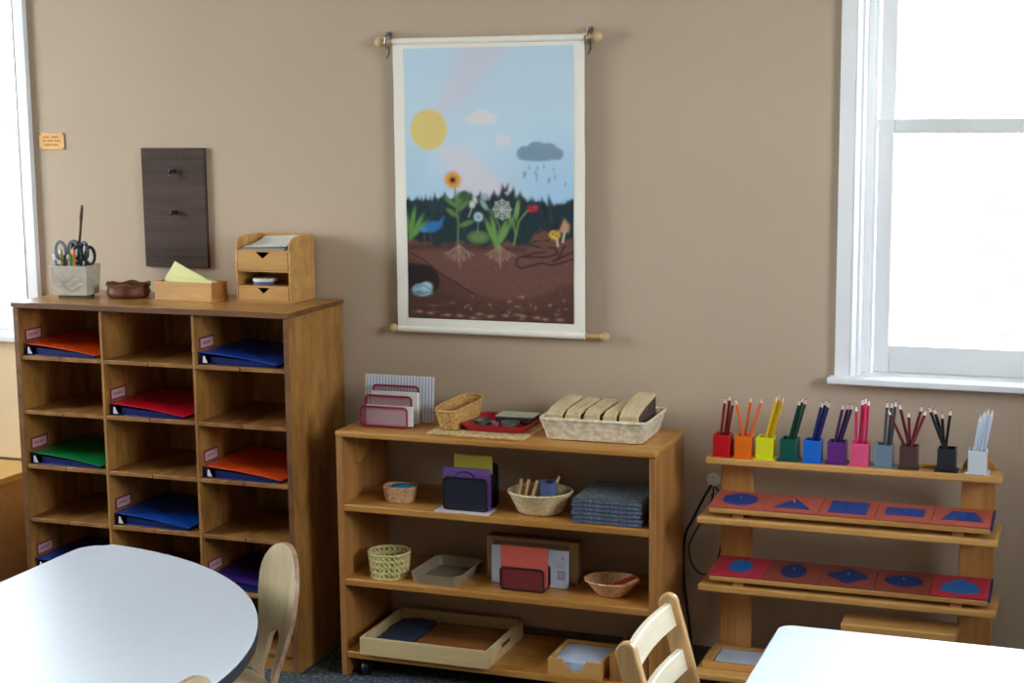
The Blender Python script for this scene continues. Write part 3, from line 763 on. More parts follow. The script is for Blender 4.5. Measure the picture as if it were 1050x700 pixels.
def smoothpts(pts, n=6):
    P = [Vector(p) for p in pts]; out = []
    for i in range(len(P)-1):
        p0, p1, p2, p3 = P[max(i-1, 0)], P[i], P[i+1], P[min(i+2, len(P)-1)]
        for k in range(n):
            t = k/n; out.append(.5*((2*p1)+(-p0+p2)*t+(2*p0-5*p1+4*p2-p3)*t*t+(-p0+3*p1-3*p2+p3)*t**3))
    out.append(P[-1]); return out
build('cable', MB().tube(smoothpts(pts), .0042, 8), M['black'], cd)
pts = [(.006, -.03, -.004), (.0, -.034, -.05), (-.04, -.024, -.13), (-.072, -.016, -.20), (-.060, -.014, -.26), (-.025, -.014, -.285), (.012, -.014, -.25), (.03, -.014, -.16), (.034, -.016, -.06), (.012, -.03, -.004)]
build('cable_loop', MB().tube(smoothpts(pts), .0028, 8), M['black'], cd)

# ------------------------------------------------------------------ baskets
def basket_wall(mb, foot, rim, h, power=2.0, nu=96, nv=14, amp=.0016, th=.004, rimr=.004, mi=0, period=4, dip=None):
    """woven open wall: foot=(rx,ry), rim=(rx,ry), superellipse outline; over-under strands displaced"""
    def ring(rx, ry, z, off, k):
        out = []
        for i in range(nu):
            a = 2*PI*i/nu; c, s = math.cos(a), math.sin(a)
            e = 2/power; x = rx*abs(c)**e*(1 if c >= 0 else -1); y = ry*abs(s)**e*(1 if s >= 0 else -1)
            d = off+(amp*math.cos(PI*i/period*2+PI*k) if k is not None else 0)
            L = math.hypot(c/rx, s/ry)+1e-9; nx_, ny_ = (c/rx)/L, (s/ry)/L
            zz = z+(dip(a)*z/h if dip else 0)
            out.append((x+nx_*d, y+ny_*d, zz))
        return out
    outer = []; inner = []
    for k in range(nv+1):
        u = k/nv; rx, ry = foot[0]+(rim[0]-foot[0])*u, foot[1]+(rim[1]-foot[1])*u
        outer.append(ring(rx, ry, h*u, 0, k if k else None)); inner.append(ring(rx-th, ry-th, h*u+(.001 if u == 0 else 0), 0, k if k else None))
    mb.loft(outer, True, False, True, mi); mb.loft(inner[::-1], False, True, True, mi)
    rr = ring(rim[0]-th/2, rim[1]-th/2, h, 0, None)
    mb.tube(rr, rimr, 8, True, mi)
    return mb
def basket(name, label, loc, foot, rim, h, mat, power=2.0, rz=0, rimmat=None, **kw):
    t = thing(name, label, 'basket', loc, rz)
    mb = MB(); rr = kw.pop('rimr', .004); basket_wall(mb, foot, rim, h, power, rimr=.0005, **kw); build('woven_body', mb, mat, t, angle=60)
    nu = 72; e = 2/power; pts = []
    dip = kw.get('dip')
    for i in range(nu):
        a = 2*PI*i/nu; c, s = math.cos(a), math.sin(a)
        pts.append(((rim[0]-.002)*abs(c)**e*(1 if c >= 0 else -1), (rim[1]-.002)*abs(s)**e*(1 if s >= 0 else -1), h+(dip(a) if dip else 0)))
    build('rim', MB().tube(pts, rr, 8, True), rimmat or mat, t, angle=60)
    return t

# ------------------------------------------------------------------ on top of the cubby cabinet
TZ = CZ
pb = thing('pen_box', 'grey concrete pen box at the left end of the cubby cabinet top', 'pen holder', (-1.203, -.215, TZ), math.radians(9))
m = MB(); a0, a1, d0, d1 = .060, .067, .046, .052
rings = [[(-a, -d, z), (a, -d, z), (a, d, z), (-a, d, z)] for a, d, z in ((a0, d0, .010), (a1, d1, .108), (a1-.007, d1-.007, .108), (a0-.007, d0-.007, .018))]
m.loft(rings, True, True); build('box_body', m, M['concrete'], pb, bevel=.002)
m = MB()
for q in range(3):
    m.tube([(-.045+.09*k/10, -d0-.0035-.0004*q, .035+q*.016+.010*math.sin(k*.8+q)) for k in range(11)], .0009, 5)
build('relief', m, M['concrete'], pb)
build('foot', MB().box(-.046, .046, -.036, .036, 0, .010), M['concdark'], pb)
def scissors(x, y, lean, rz, mat, label, z0=.02):
    t = thing('scissors', label, 'scissors', (-1.203+x, -.215+y*.8, TZ+z0), rz)
    t.rotation_euler = (0, lean, rz)
    m = MB(); m.prism([(-.006, 0), (.001, 0), (.006, .09), (-.001, .105), (-.008, .09)], -.0022, 0, 'xz'); build('blade', m, M['metal'], t)
    m = MB(); m.prism([(.006, 0), (-.001, 0), (-.006, .09), (.001, .105), (.008, .09)], 0, .0022, 'xz'); build('blade', m, M['metal'], t)
    for s in (-1, 1):
        h = MB(); pts = [(s*.006, 0, .095)]+[]
        loop = [(s*(.021+.017*math.sin(2*PI*k/16)), s*.001, .136+.028*math.cos(2*PI*k/16)) for k in range(16)]
        h.tube(loop, .0062, 8, True); h.tube([(s*.003, 0, .09), (s*.008, 0, .108), (s*.016, s*.001, .118)], .0052, 8)
        build('handle', h, mat, t)
M['scgrey'] = plain('grey_scissor_handle', (138, 142, 150), .35, var=.05); M['scnavy'] = plain('navy_scissor_handle', (52, 62, 80), .35); M['scblack'] = plain('charcoal_scissor_handle', (40, 42, 48), .35)
scissors(-.022, .0, -.05, .3, M['scgrey'], 'scissors with pale grey handle loops, leftmost in the concrete pen box')
scissors(.010, .014, .04, -.3, M['scnavy'], 'scissors with dark blue grey handle loops, middle of the concrete pen box', .018)
scissors(.030, -.008, .06, .2, M['scblack'], 'scissors with charcoal handle loops, rightmost in the concrete pen box', .004)
def pen(x, y, ln, lean, rgb, label, rz=0, r=.0042, cap=None, name='pen', cat='pen'):
    t = thing(name, label, cat, (-1.203+x, -.215+y*.8, TZ+.021)); t.rotation_euler = (0, lean, rz)
    build('barrel', MB().tube([(0, 0, 0), (0, 0, ln*.82)], r, 10), plain('pen_'+str(len(bpy.data.materials)), rgb, .4), t)
    build('cap', MB().lathe([(r, ln*.82), (r*1.1, ln*.83), (r*1.05, ln*.97), (r*.5, ln)], (0, 0, 0), 10), plain('pencap_'+str(len(bpy.data.materials)), cap or rgb, .4), t)
pen(-.030, -.030, .130, -.28, (40, 120, 200), 'blue pen leaning left in the concrete pen box', cap=(225, 232, 240))
pen(-.022, -.012, .126, -.22, (226, 220, 60), 'yellow pen in the concrete pen box')
pen(-.036, .010, .138, -.18, (210, 214, 220), 'white pen at the back left of the concrete pen box')
pen(-.018, -.038, .120, -.02, (24, 24, 28), 'black pen at the front of the concrete pen box')
pen(-.010, -.020, .122, .0, (200, 60, 110), 'pink pen in the concrete pen box')
pen(.002, -.040, .124, .05, (40, 150, 60), 'green marker at the front of the concrete pen box', r=.0055)
pen(.006, -.022, .140, .03, (226, 120, 40), 'orange marker in the concrete pen box', r=.0055)
pen(-.018, .030, .285, .14, (96, 66, 44), 'long brown stick rising from the concrete pen box', r=.0052, name='wooden_stick', cat='stick')

# clay bowl
bw = thing('clay_bowl', 'small dark brown clay bowl with a wavy rim on the cubby cabinet', 'bowl', (-1.034, -.165, TZ))
m = MB(); rings = []
for r_, z_ in ((.040, 0), (.066, .004), (.073, .018), (.068, .034), (.074, .044), (.070, .046), (.062, .034), (.064, .016), (.04, .008)):
    ring = []
    for i in range(64):
        a = 2*PI*i/64; q = 1+.035*math.cos(6*a)*(z_/.046); zz = z_+(.0035*math.cos(6*a+.8) if z_ > .03 else 0)
        ring.append((r_*q*math.cos(a), r_*q*math.sin(a), zz))
    rings.append(ring)
m.loft(rings); build('bowl_body', m, M['clay'], bw, angle=60)
m = MB()
for s in (-1, 1): m.tube([(s*.066, 0, .038), (s*.080, 0, .047), (s*.084, 0, .040)], .004, 8)
build('lug', m, M['clay'], bw)

# wooden box with yellow papers
wb = thing('wooden_box', 'open bamboo box holding pale yellow slips on the cubby cabinet', 'box', (-.795, -.165, TZ), math.radians(-4))
m = MB(); a, d, h = .110, .048, .060
m.box(-a, a, -d, -d+.008, 0, h); m.box(-a, a, d-.008, d, 0, h); m.box(-a, a, -d+.008, d-.008, 0, .006)
build('box_sides', m, M['bamboo'], wb, bevel=.001)
build('end_panel', MB().box(-a, -a+.008, -d+.008, d-.008, .006, h), M['bamboo2'], wb); build('end_panel', MB().box(a-.008, a, -d+.008, d-.008, .006, h-.001), M['bamboo2'], wb)
def slip(pts, y, tilt, label):
    m = MB().prism(pts, -.0008, .0008, 'xz'); o = build('paper_slip', m, M['yellowpaper'], None, smooth=False)
    tag(o, label, 'paper', 'yellow slips in the bamboo box'); o.location = (-.795, -.165+y, TZ+.008); o.rotation_euler = (tilt, 0, math.radians(-4))
slip([(-.098, 0), (.085, 0), (.085, .050), (.052, .066), (-.062, .115), (-.100, .058)], -.012, -.12, 'pale yellow slip with a raised pointed corner, tallest in the bamboo box')
slip([(-.098, 0), (.095, 0), (.095, .054), (.060, .060), (-.02, .086), (-.098, .050)], .004, -.10, 'pale yellow slip behind the tallest slip in the bamboo box')
slip([(-.098, 0), (.095, 0), (.095, .058), (-.060, .066)], -.026, -.05, 'pale yellow slip at the front of the bamboo box')

# desk organiser
og = thing('desk_organizer', 'small bamboo desk organiser with two notched drawers on the cubby cabinet', 'organizer', (-.616, -.186, TZ))
w_, d_, h_ = .196, .166, .210
for x in (0, w_-.007):
    m = MB(); pr = [(0, 0), (d_, 0), (d_, h_), (.045, h_), (.022, h_-.006), (.006, h_-.022), (0, h_-.034)]
    m.prism(pr, x, x+.007, 'yz'); build('side_panel', m, M['bamboo'], og, bevel=.001)
for z in (.004, .052, .102, .166):
    build('shelf_board', MB().box(.007, w_-.007, .002, d_-.006, z-.004, z+.002), M['bamboo'], og)
build('back_panel', MB().box(.007, w_-.007, d_-.006, d_, .006, h_), M['bamboo'], og)
for z in (.007, .105):
    hh = .044 if z < .05 else .057
    m = MB(); cx = w_/2; m.prism([(.009, z), (w_-.009, z), (w_-.009, z+hh), (cx+.026, z+hh), (cx, z+hh-.022), (cx-.026, z+hh), (.009, z+hh)], -.001, .005, 'xz')
    dr = build('drawer', m, M['bamboo'], og)
    m = MB(); m.box(.010, .014, .005, .15, z, z+hh-.006); m.box(w_-.014, w_-.010, .005, .15, z, z+hh-.006); m.box(.014, w_-.014, .005, .15, z, z+.003); m.box(.014, w_-.014, .146, .15, z+.003, z+hh-.006)
    build('drawer_box', m, M['darkwood'], dr)
for q, (rgb, lb) in enumerate((((226, 224, 216), 'white sheet of paper, bottom of the pile on the desk organiser'), ((190, 200, 204), 'bluish printed sheet in the pile on the desk organiser'), ((236, 236, 230), 'white sheet of paper, top of the pile on the desk organiser'))):
    m = MB(); rings = []
    for k in range(9):
        y = .012+.145*k/8; z = .169+.004*q+.012*(k/8)**2*(q+1)*.6; x0, x1 = .012+.006*q, .178-.004*(2-q)
        rings.append([(x0, y, z), (x1, y, z+.002*q), (x1, y, z+.002*q+.0016), (x0, y, z+.0016)])
    m.loft(rings); o = build('paper_sheet', m, plain('sheet_'+str(q), rgb, .8, var=.05), None, smooth=False); o.location = (-.616, -.186, TZ)
    tag(o, lb, 'paper', 'papers on top of the desk organiser')
for q, (z, rr, mt_, lb) in enumerate(((.0, .036, 'slateblue', 'lower, slate blue tape roll in the open slot of the desk organiser'), (.0102, .038, 'paper', 'upper, pale tape roll in the open slot of the desk organiser'))):
    m = MB().lathe([(.014, 0), (rr, 0), (rr+.001, .002), (rr+.001, .008), (rr, .010), (.014, .010)], (0, 0, 0), 28)
    o = build('tape_roll', m, M[mt_], None); o.location = (-.538, -.138, TZ+.0545+z); tag(o, lb, 'tape')

# ------------------------------------------------------------------ letter sorters
def frame_plate(t, x0, x1, z0, z1, y, fm, pm, r=.0035, cr=.011, nm='tier', tilt=0):
    out = rrect(x0, x1, z0, z1, cr, 5)
    fr = MB().tube([(a, y+tilt*(b-z0), b) for a, b in out], r, 8, True); fo = build(nm, fr, fm, t)
    p = MB(); n = len(out); vs = [(a, y+tilt*(b-z0)-.0006, b) for a, b in out]+[(a, y+tilt*(b-z0)+.0006, b) for a, b in out]
    p.add(vs, [tuple(range(n)), tuple(range(n, 2*n))[::-1]]); build('mesh_panel', p, pm, fo, smooth=False)
def sheet(name, label, cat, loc, x0, x1, z1, mat, tilt=-.05, th=.0012, group=None, rz=0, extra=None):
    m = MB().box(x0, x1, 0, th, 0, z1); mats = [mat]
    if extra: extra(m); mats += extra.mats
    o = build(name, m, mats, None, smooth=False); o.location = loc; o.rotation_euler = (tilt, 0, rz); tag(o, label, cat, group); return o
st = thing('letter_sorter', 'crimson wire mesh letter sorter with three tiers on top of the bookshelf', 'letter sorter', (-.146, -.268, SZ))
frame_plate(st, 0, .154, .004, .064, .0, M['redmetal'], M['redmesh'])
frame_plate(st, -.004, .150, .004, .090, .045, M['redmetal'], M['redmesh'])
frame_plate(st, -.006, .148, .004, .112, .105, M['redmetal'], M['redmesh'])
m = MB()
for x in (.012, .142): m.tube([(x, .0, .004), (x, .105, .004)], .0032, 8)
m.box(.008, .146, .0, .105, .0015, .003); build('base_frame', m, M['redmetal'], st)
sheet('paper_stack', 'white paper cards behind the front tier of the crimson sorter', 'paper', (-.146, -.258, SZ+.006), .012, .166, .060, M['paper'], -.03, .012, 'white cards in the crimson sorter')
sheet('paper_stack', 'tall white paper cards behind the middle tier of the crimson sorter', 'paper', (-.146, -.215, SZ+.006), .010, .166, .096, M['paper'], -.03, .014, 'white cards in the crimson sorter')
# lined sheet (blue vertical stripes are printed on it)
m = MB().box(-.118, .118, 0, .0014, 0, .142)
k = -.112
while k < .112:
    m.box(k, k+.0035, -.0003, 0, .002, .140, 1); k += .0105
o = build('lined_paper', m, [M['paper'], plain('blue_ruling', (150, 176, 216), .8, var=.02)], None, smooth=False); o.location = (-.072, -.152, SZ); o.rotation_euler = (-.10, 0, 0)
tag(o, 'large white sheet with blue ruled stripes standing behind the crimson sorter', 'paper')

# straw mat, small basket, red tray
mt = MB(); mt.prism(rrect(.092, .402, -.325, -.095, .02), 0, .006); n0 = len(mt.v)
for k in range(34):
    x = .096+k*.0091; mt.tube([(x, -.326, .004), (x+.0045, -.328, .006), (x+.009, -.326, .004)], .0028, 5)
o = build('straw_mat', mt, M['mat'], None); o.location = (0, 0, SZ); tag(o, 'woven straw place mat under the red tray on the bookshelf top', 'mat')
bk = basket('wicker_basket', 'small tan wicker loaf basket beside the crimson letter sorter', (.148, -.185, SZ+.0085), (.033, .088), (.045, .108), .066, M['wicker'], power=4, nu=96, nv=12, amp=.0012, rz=math.radians(-4), dip=lambda a: .008*math.sin(a))
tr = thing('red_tray', 'crimson red plastic tray lying on the straw mat', 'tray', (.284, -.170, SZ+.0085), math.radians(0))
def tray(t, hx, hy, h, mat, r=.03, th=.004, flare=.014, nm='tray_body'):
    m = MB(); rings = []
    for q, z, rr in ((0, 0, r*.8), (flare*.8, h*.8, r), (flare, h, r), (flare-th*.6, h, r), (flare*.8-th, h*.8, r), (-th, th, r*.8)):
        rings.append([(a, b, z) for a, b in rrect(-hx-q, hx+q, -hy-q, hy+q, rr)])
    m.loft(rings); return build(nm, m, mat, t, angle=50)
tray(tr, .092, .090, .020, M['redtray'])
def dish(loc, r, h, mat, label, nm='small_dish'):
    m = MB().lathe([(r*.7, 0), (r*.95, h*.4), (r, h), (r*.9, h), (r*.82, h*.45), (.002, h*.3)], (0, 0, 0), 24); o = build(nm, m, mat, None); o.location = loc; tag(o, label, 'dish')
zt = SZ+.0135
dish((.232, -.205, zt), .029, .018, M['grey'], 'grey green dish at the left of the red tray')
dish((.322, -.208, zt), .029, .018, M['grey'], 'grey green dish at the right of the red tray')
dish((.277, -.224, zt), .013, .018, M['mauve'], 'tiny mauve dish between the two grey dishes in the red tray')
cb = thing('card_box', 'shallow dark box with a pale mint top at the back of the red tray', 'box', (.312, -.120, zt), math.radians(2))
build('box_body', MB().box(-.058, .062, -.036, .036, 0, .020), M['padside'], cb, bevel=.002); build('lid', MB().box(-.058, .064, -.036, .038, .020, .024), M['mintcard'], cb, bevel=.001)

# white wicker basket with five tan blocks
wk = basket('white_basket', 'long white woven basket at the right end of the bookshelf top', (.605, -.168, SZ+.003), (.146, .110), (.164, .128), .062, M['wickerwhite'], power=14, nu=176, nv=8, amp=.0024, period=8, rimr=.0055, rimmat=M['wickerwhite'], rz=math.radians(1))
PADS = [(.455, .050, .082, .098), (.514, .046, .084, .094), (.572, .046, .086, .094), (.630, .040, .086, .091), (.680, .056, .088, .118)]
POS = ['leftmost', 'second from left', 'middle', 'second from right', 'rightmost and tallest']
for q, (x, wd, hf, hb) in enumerate(PADS):
    t = thing('tan_block', POS[q]+' of the five tan striped blocks standing in the white woven basket', 'block', (x, -.262, SZ+.010), math.radians(-2), 'tan blocks in the white woven basket')
    L = .180; N = 10; rings = []
    for k in range(N+1):
        u = k/N; y = L*u; z = hf+(hb-hf)*math.sin(u*PI/2) - (.010*(1-u*8) if u < .125 else 0); z -= .008
        cr = .007; sec = [(0, 0), (wd, 0), (wd, z-cr), (wd-cr*.3, z-cr*.3), (wd-cr, z), (cr, z), (cr*.3, z-cr*.3), (0, z-cr)]
        rings.append([(a, y, b) for a, b in sec])
    m = MB(); m.loft(rings); build('block_body', m, M['pad'], t, angle=50)
    s_ = MB().box(wd, wd+.0012, .012, L-.006, .01, hf-.024); s2 = MB()
    s2.add([(wd, .010, .01), (wd, L-.004, .01), (wd, L-.004, hb-.018), (wd, .08, hf+(hb-hf)*.5-.018), (wd, .010, hf-.020), (wd+.0014, .010, .01), (wd+.0014, L-.004, .01), (wd+.0014, L-.004, hb-.018), (wd+.0014, .08, hf+(hb-hf)*.5-.018), (wd+.0014, .010, hf-.020)],
           [(0, 1, 2, 3, 4), (9, 8, 7, 6, 5), (0, 5, 6, 1), (1, 6, 7, 2), (2, 7, 8, 3), (3, 8, 9, 4), (4, 9, 5, 0)])
    build('side_cloth', s2, M['padside'], t, smooth=False)
    b_ = MB()
    for zz in (.3, .62): b_.box(-.0006, wd+.0006, -.0012, .0004, hf*zz+.008, hf*zz+.0095)
    build('stitching', b_, M['wicker'], t)

# ------------------------------------------------------------------ bookshelf, upper shelf
AZ = .552
basket('wicker_basket', 'small oval wicker basket with a blue lining at the left of the upper shelf', (-.024, -.258, AZ+.0015), (.045, .034), (.052, .040), .046, M['wickerpink'], power=3, nu=72, nv=10, amp=.0012, rimr=.003)
m = MB(); m.lathe([(.001, .0), (.030, 0), (.034, .014), (.028, .018), (.012, .020), (.001, .018)], (0, 0, 0), 20, sx=1.12, sy=.85)
o = build('blue_felt', m, M['skyblue'], None); o.location = (-.016, -.253, AZ+.031); tag(o, 'bright blue felt piece inside the small oval basket', 'felt')
m = MB(); m.prism([(.0, 0), (.082, 0), (.088, .010), (.098, .010), (.104, 0), (.176, 0), (.170, .090), (-.004, .090)], 0, .0008)
o = build('pink_sheet', m, M['pinkpaper'], None, smooth=False); o.location = (.126, -.349, AZ+.0002); tag(o, 'pale pink paper lying under the purple letter sorter', 'paper')
ps = thing('letter_sorter', 'black mesh letter sorter holding purple and yellow cards on the upper shelf', 'letter sorter', (.150, -.318, AZ+.001))
frame_plate(ps, -.004, .134, .004, .100, 0, M['blackmetal'], M['blackmesh'], r=.0032)
m = MB(); m.tube([(.065+.032*math.cos(PI*k/12), .001, .100+.020*math.sin(PI*k/12)) for k in range(13)], .0022, 6); build('handle_arc', m, M['blackmetal'], ps)
frame_plate(ps, -.004, .134, .004, .110, .05, M['blackmetal'], M['blackmesh'], r=.0028)
frame_plate(ps, -.004, .134, .004, .128, .10, M['blackmetal'], M['blackmesh'], r=.0032)
m = MB()
for x in (.0, .130): m.tube([(x, 0, .004), (x, .10, .004)], .003, 8)
m.box(.0, .130, 0, .10, .001, .0025); build('base_frame', m, M['blackmetal'], ps)
sheet('purple_folder', 'purple folder standing in the black mesh sorter', 'folder', (.138, -.300, AZ+.005), 0, .150, .122, M['purplepaper'], -.03, .010)
sheet('yellow_card', 'yellow card standing behind the purple folder', 'card', (.150, -.243, AZ+.005), 0, .124, .150, M['olivepaper'], -.03, .003)
# oval basket with sticks and cup
ob = basket('oval_basket', 'oval pale wicker basket with sticks and a blue cup on the upper shelf', (.432, -.252, AZ+.003), (.068, .058), (.098, .088), .062, M['wickerpale'], power=2, nu=96, nv=14, amp=.0018, rimr=.0042)
m = MB(); m.box(-.040, .018, -.028, .016, 0, .012); o = build('wooden_block', m, M['bamboo'], None, bevel=.002); o.location = (.410, -.250, AZ+.026); o.rotation_euler = (0, 0, .2); tag(o, 'small wooden peg block in the oval basket', 'block')
for q, (x, y, tx, lb) in enumerate(((.364, -.262, .012, 'leftmost of the three wooden sticks standing in the oval basket'), (.386, -.264, .014, 'middle of the three wooden sticks standing in the oval basket'), (.408, -.266, .020, 'rightmost of the three wooden sticks standing in the oval basket'))):
    m = MB().tube([(0, 0, 0), (tx, 0, .062)], .0048, 10); o = build('wooden_stick', m, M['stick'], None); o.location = (x, y, AZ+.037); tag(o, lb, 'stick', 'wooden sticks in the oval basket')
m = MB().lathe([(.025, 0), (.028, .002), (.030, .064), (.0265, .064), (.024, .006), (.001, .005)], (0, 0, 0), 24)
o = build('blue_cup', m, M['slateblue'], None); o.location = (.452, -.240, AZ+.028); tag(o, 'slate blue cup standing in the oval basket', 'cup')
m = MB().tube([(0, 0, 0), (.030, 0, .072)], .0042, 10); o = build('wooden_stick', m, M['stick'], None); o.location = (.458, -.240, AZ+.038); tag(o, 'wooden stick leaning out of the slate blue cup', 'stick')
# stack of woven mats
for k in range(6):
    names_ = ['lowest', 'second from the bottom', 'third from the bottom', 'fourth from the bottom', 'second from the top', 'topmost']
    h = .0122; m = MB(); nu, rows = 26, 0; dx = [.0, .003, -.002, .002, -.001, .002][k]
    m.prism(rrect(0, .205, 0, .225, .008, 3), .001, h-.001, mi=0)
    for yy in (-.0005, .2255): m.tube([(.004, yy, .0035), (.201, yy, .0035)], .003, 6); m.tube([(.004, yy, .0082), (.201, yy, .0082)], .0026, 6)
    for xx in (-.0005, .2055): m.tube([(xx, .004, .0035), (xx, .221, .0035)], .003, 6); m.tube([(xx, .004, .0082), (xx, .221, .0082)], .0026, 6)
    if k == 5:
        for i in range(24): m.tube([(.004, .006+i*.0093, h), (.201, .006+i*.0093, h)], .0021, 5, mi=1)
    o = build('woven_mat', m, [M['bluemat'], M['bluemattop']], None); o.location = (.560+dx, -.340, AZ+.0008+k*h); tag(o, names_[k]+' of the stacked slate blue woven mats', 'mat', 'slate blue woven mats')

# ------------------------------------------------------------------ bookshelf, middle shelf
BZ = .316
def lattice_basket():
    t = thing('lattice_basket', 'round open weave bamboo basket at the left of the middle shelf', 'basket', (-.058, -.275, BZ+.001))
    r0, r1, h, nu, nv = .054, .061, .076, 24, 8
    m = MB(); th = .0022
    def P(i, k, off): a = 2*PI*i/nu; u = k/nv; r = r0+(r1-r0)*u-off; return (r*1.06*math.cos(a), r*math.sin(a), h*u)
    # diamonds: rows of crossing strips, open between
    for k0 in range(2):
        for i in range(nu):
            for dr in (-1, 1):
                pts = [P(i+dr*(q/2.0), q, .0006*dr) for q in range(nv+1)]
                if k0 == 0: m.tube(pts, .0029, 5)
    for k in range(0, nv+1):
        if k in (0, nv) or k % 2 == 0:
            m.tube([P(i/2, k, -.0004) for i in range(nu*2)], .0036 if k in (0, nv) else .0030, 6, True)
    build('lattice_wall', m, M['wickerlime'], t)
    m = MB(); m.lathe([(.001, .001), (r0, .001), (r0, .004), (.001, .004)], (0, 0, 0), 30, sx=1.06); build('bottom_disc', m, M['wickerlime'], t)
lattice_basket()
tt = thing('taupe_tray', 'empty taupe plastic tray on the middle shelf', 'tray', (.118, -.232, BZ), math.radians(-2))
tray(tt, .074, .100, .034, M['taupe'], r=.030, th=.004, flare=.009)
bb = thing('brown_case', 'wide brown cardboard case standing on the middle shelf', 'box', (.236, -.190, BZ))
m = MB(); m.box(0, .295, 0, .045, 0, .132); build('case_body', m, M['cardbrown'], bb, bevel=.002)
m = MB(); m.box(0, .025, -.004, 0, 0, .132); m.box(.268, .295, -.004, 0, 0, .132); m.box(.025, .268, -.004, 0, .120, .132); build('case_rim', m, M['cardbrownedge'], bb, bevel=.001)
def wprint(m):
    m.box(.212, .236, -.0004, 0, .026, .052, 1); m.box(.215, .233, -.0007, -.0004, .029, .049, 2); m.box(.225, .232, -.0004, 0, .088, .096, 3)
    for q in range(4): m.box(.205, .236, -.0004, 0, .062+q*.005, .0635+q*.005, 2)
wprint.mats = [plain('print_grey', (120, 124, 150), .8), plain('print_pale', (160, 166, 190), .8), plain('print_red', (190, 130, 140), .8)]
sheet('printed_sheet', 'bluish white printed sheets standing in front of the brown case', 'paper', (.268, -.240, BZ+.001), 0, .245, .114, M['bluepaper'], -.04, .010, extra=wprint)
sheet('red_booklet', 'coral red booklet standing in the dark red sorter', 'booklet', (.308, -.268, BZ+.004), 0, .148, .122, M['redbook'], -.03, .012)
rs_ = thing('letter_sorter', 'low dark red mesh holder with the coral booklet on the middle shelf', 'letter sorter', (.322, -.306, BZ+.001))
frame_plate(rs_, 0, .137, .004, .070, 0, M['dredmetal'], M['dredmesh'], r=.0034)
frame_plate(rs_, 0, .137, .004, .070, .056, M['dredmetal'], M['dredmesh'], r=.0034)
m = MB()
for x in (.003, .134): m.tube([(x, 0, .0035), (x, .056, .0035)], .003, 8)
m.box(.003, .134, 0, .056, .001, .0022); build('base_frame', m, M['dredmetal'], rs_)
basket('round_basket', 'shallow rosy wicker bowl basket at the right of the middle shelf', (.654, -.250, BZ+.002), (.040, .036), (.082, .070), .046, M['wickerpink'], power=2, nu=80, nv=10, amp=.0015, rimr=.0034)
m = MB().tube([(0, 0, 0), (.088, .040, .038)], [.0085, .0065], 10); o = build('red_stick', m, plain('dark_red_stick', (164, 40, 40), .5), None); o.location = (.636, -.270, BZ+.020); tag(o, 'dark red stick lying across the rosy wicker bowl basket', 'stick')

# ------------------------------------------------------------------ bookshelf, bottom shelf
ZC = .083
bt = thing('wooden_tray', 'large pale wooden tray with low sides on the bottom shelf', 'tray', (-.122, -.368, ZC))
m = MB(); m.box(0, .424, 0, .010, 0, .056); build('tray_side', m, M['palewood'], bt, bevel=.0015)
m = MB(); m.box(0, .424, .306, .316, 0, .056); build('tray_side', m, M['palewood'], bt, bevel=.0015)
build('tray_side', MB().box(0, .010, .010, .306, 0, .056), M['palewood'], bt, bevel=.0015)
m = MB(); m.box(.414, .424, .010, .306, 0, .056); build('tray_side', m, M['palewood'], bt, bevel=.0015)
build('hand_slot', MB().box(.424, .4246, .12, .19, .028, .040), M['darkwood'], bt)
build('tray_bottom', MB().box(.010, .414, .010, .306, .002, .008), M['darkwood'], bt)
o = build('brown_puzzle_board', MB().box(0, .236, 0, .262, 0, .022), M['brownfloor'], None, bevel=.002); o.location = (.030, -.348, ZC+.009); tag(o, 'glossy brown board lying in the large wooden tray', 'board')
m = MB(); rings = []
for k in range(13):
    y = .262*k/12; rings.append([(0, y, 0), (.124, y, 0), (.124+.006*math.sin(k), y, .022+.003*math.sin(k*1.1)), (.06, y, .030+.003*math.cos(k*.8)), (.003, y, .020+.002*math.sin(k*.9))])
m.loft(rings); o = build('navy_cloth', m, M['navy'], None); o.location = (-.104, -.348, ZC+.009); tag(o, 'folded navy cloth at the left inside the large wooden tray', 'cloth')
def note_box():
    t = thing('note_box', 'small wooden note box with a notched front and white paper on the bottom shelf', 'box', (.484, -.346, ZC), math.radians(-1))
    w, d, h = .166, .180, .052
    m = MB(); m.prism([(0, 0), (w, 0), (w, h), (w*.72, h), (w*.60, h*.32), (w*.40, h*.32), (w*.28, h), (0, h)], 0, .008, 'xz'); build('front_panel', m, M['rackx'], t, bevel=.001)
    for x in (0, w-.008): build('side_panel', MB().box(x, x+.008, .008, d, 0, h), M['rackx'], t, bevel=.001)
    build('back_panel', MB().box(.008, w-.008, d-.008, d, 0, h), M['rackx'], t); build('bottom_panel', MB().box(.008, w-.008, .008, d-.008, .001, .006), M['rackx'], t)
    m = MB()
    for k in range(7): m.box(.011+(k % 3)*.0008, w-.011-(k % 2)*.001, .010+(k % 2)*.001, d-.012, .006+k*.0052, .006+k*.0052+.0049)
    o = build('note_paper', m, M['bluepaper'], None, smooth=False); o.location = (.484, -.346, ZC); o.rotation_euler = t.rotation_euler; tag(o, 'stack of bluish white note paper in the notched wooden box', 'paper')
note_box()
t = thing('wooden_box', 'plain open wooden box at the right end of the bottom shelf behind the chair', 'box', (.672, -.335, ZC))
m = MB(); m.box(0, .115, 0, .008, 0, .080); m.box(0, .115, .172, .180, 0, .080); m.box(0, .008, .008, .172, 0, .080); m.box(.107, .115, .008, .172, 0, .080); m.box(.008, .107, .008, .172, 0, .006)
build('box_body', m, M['oakz'], t, bevel=.001)

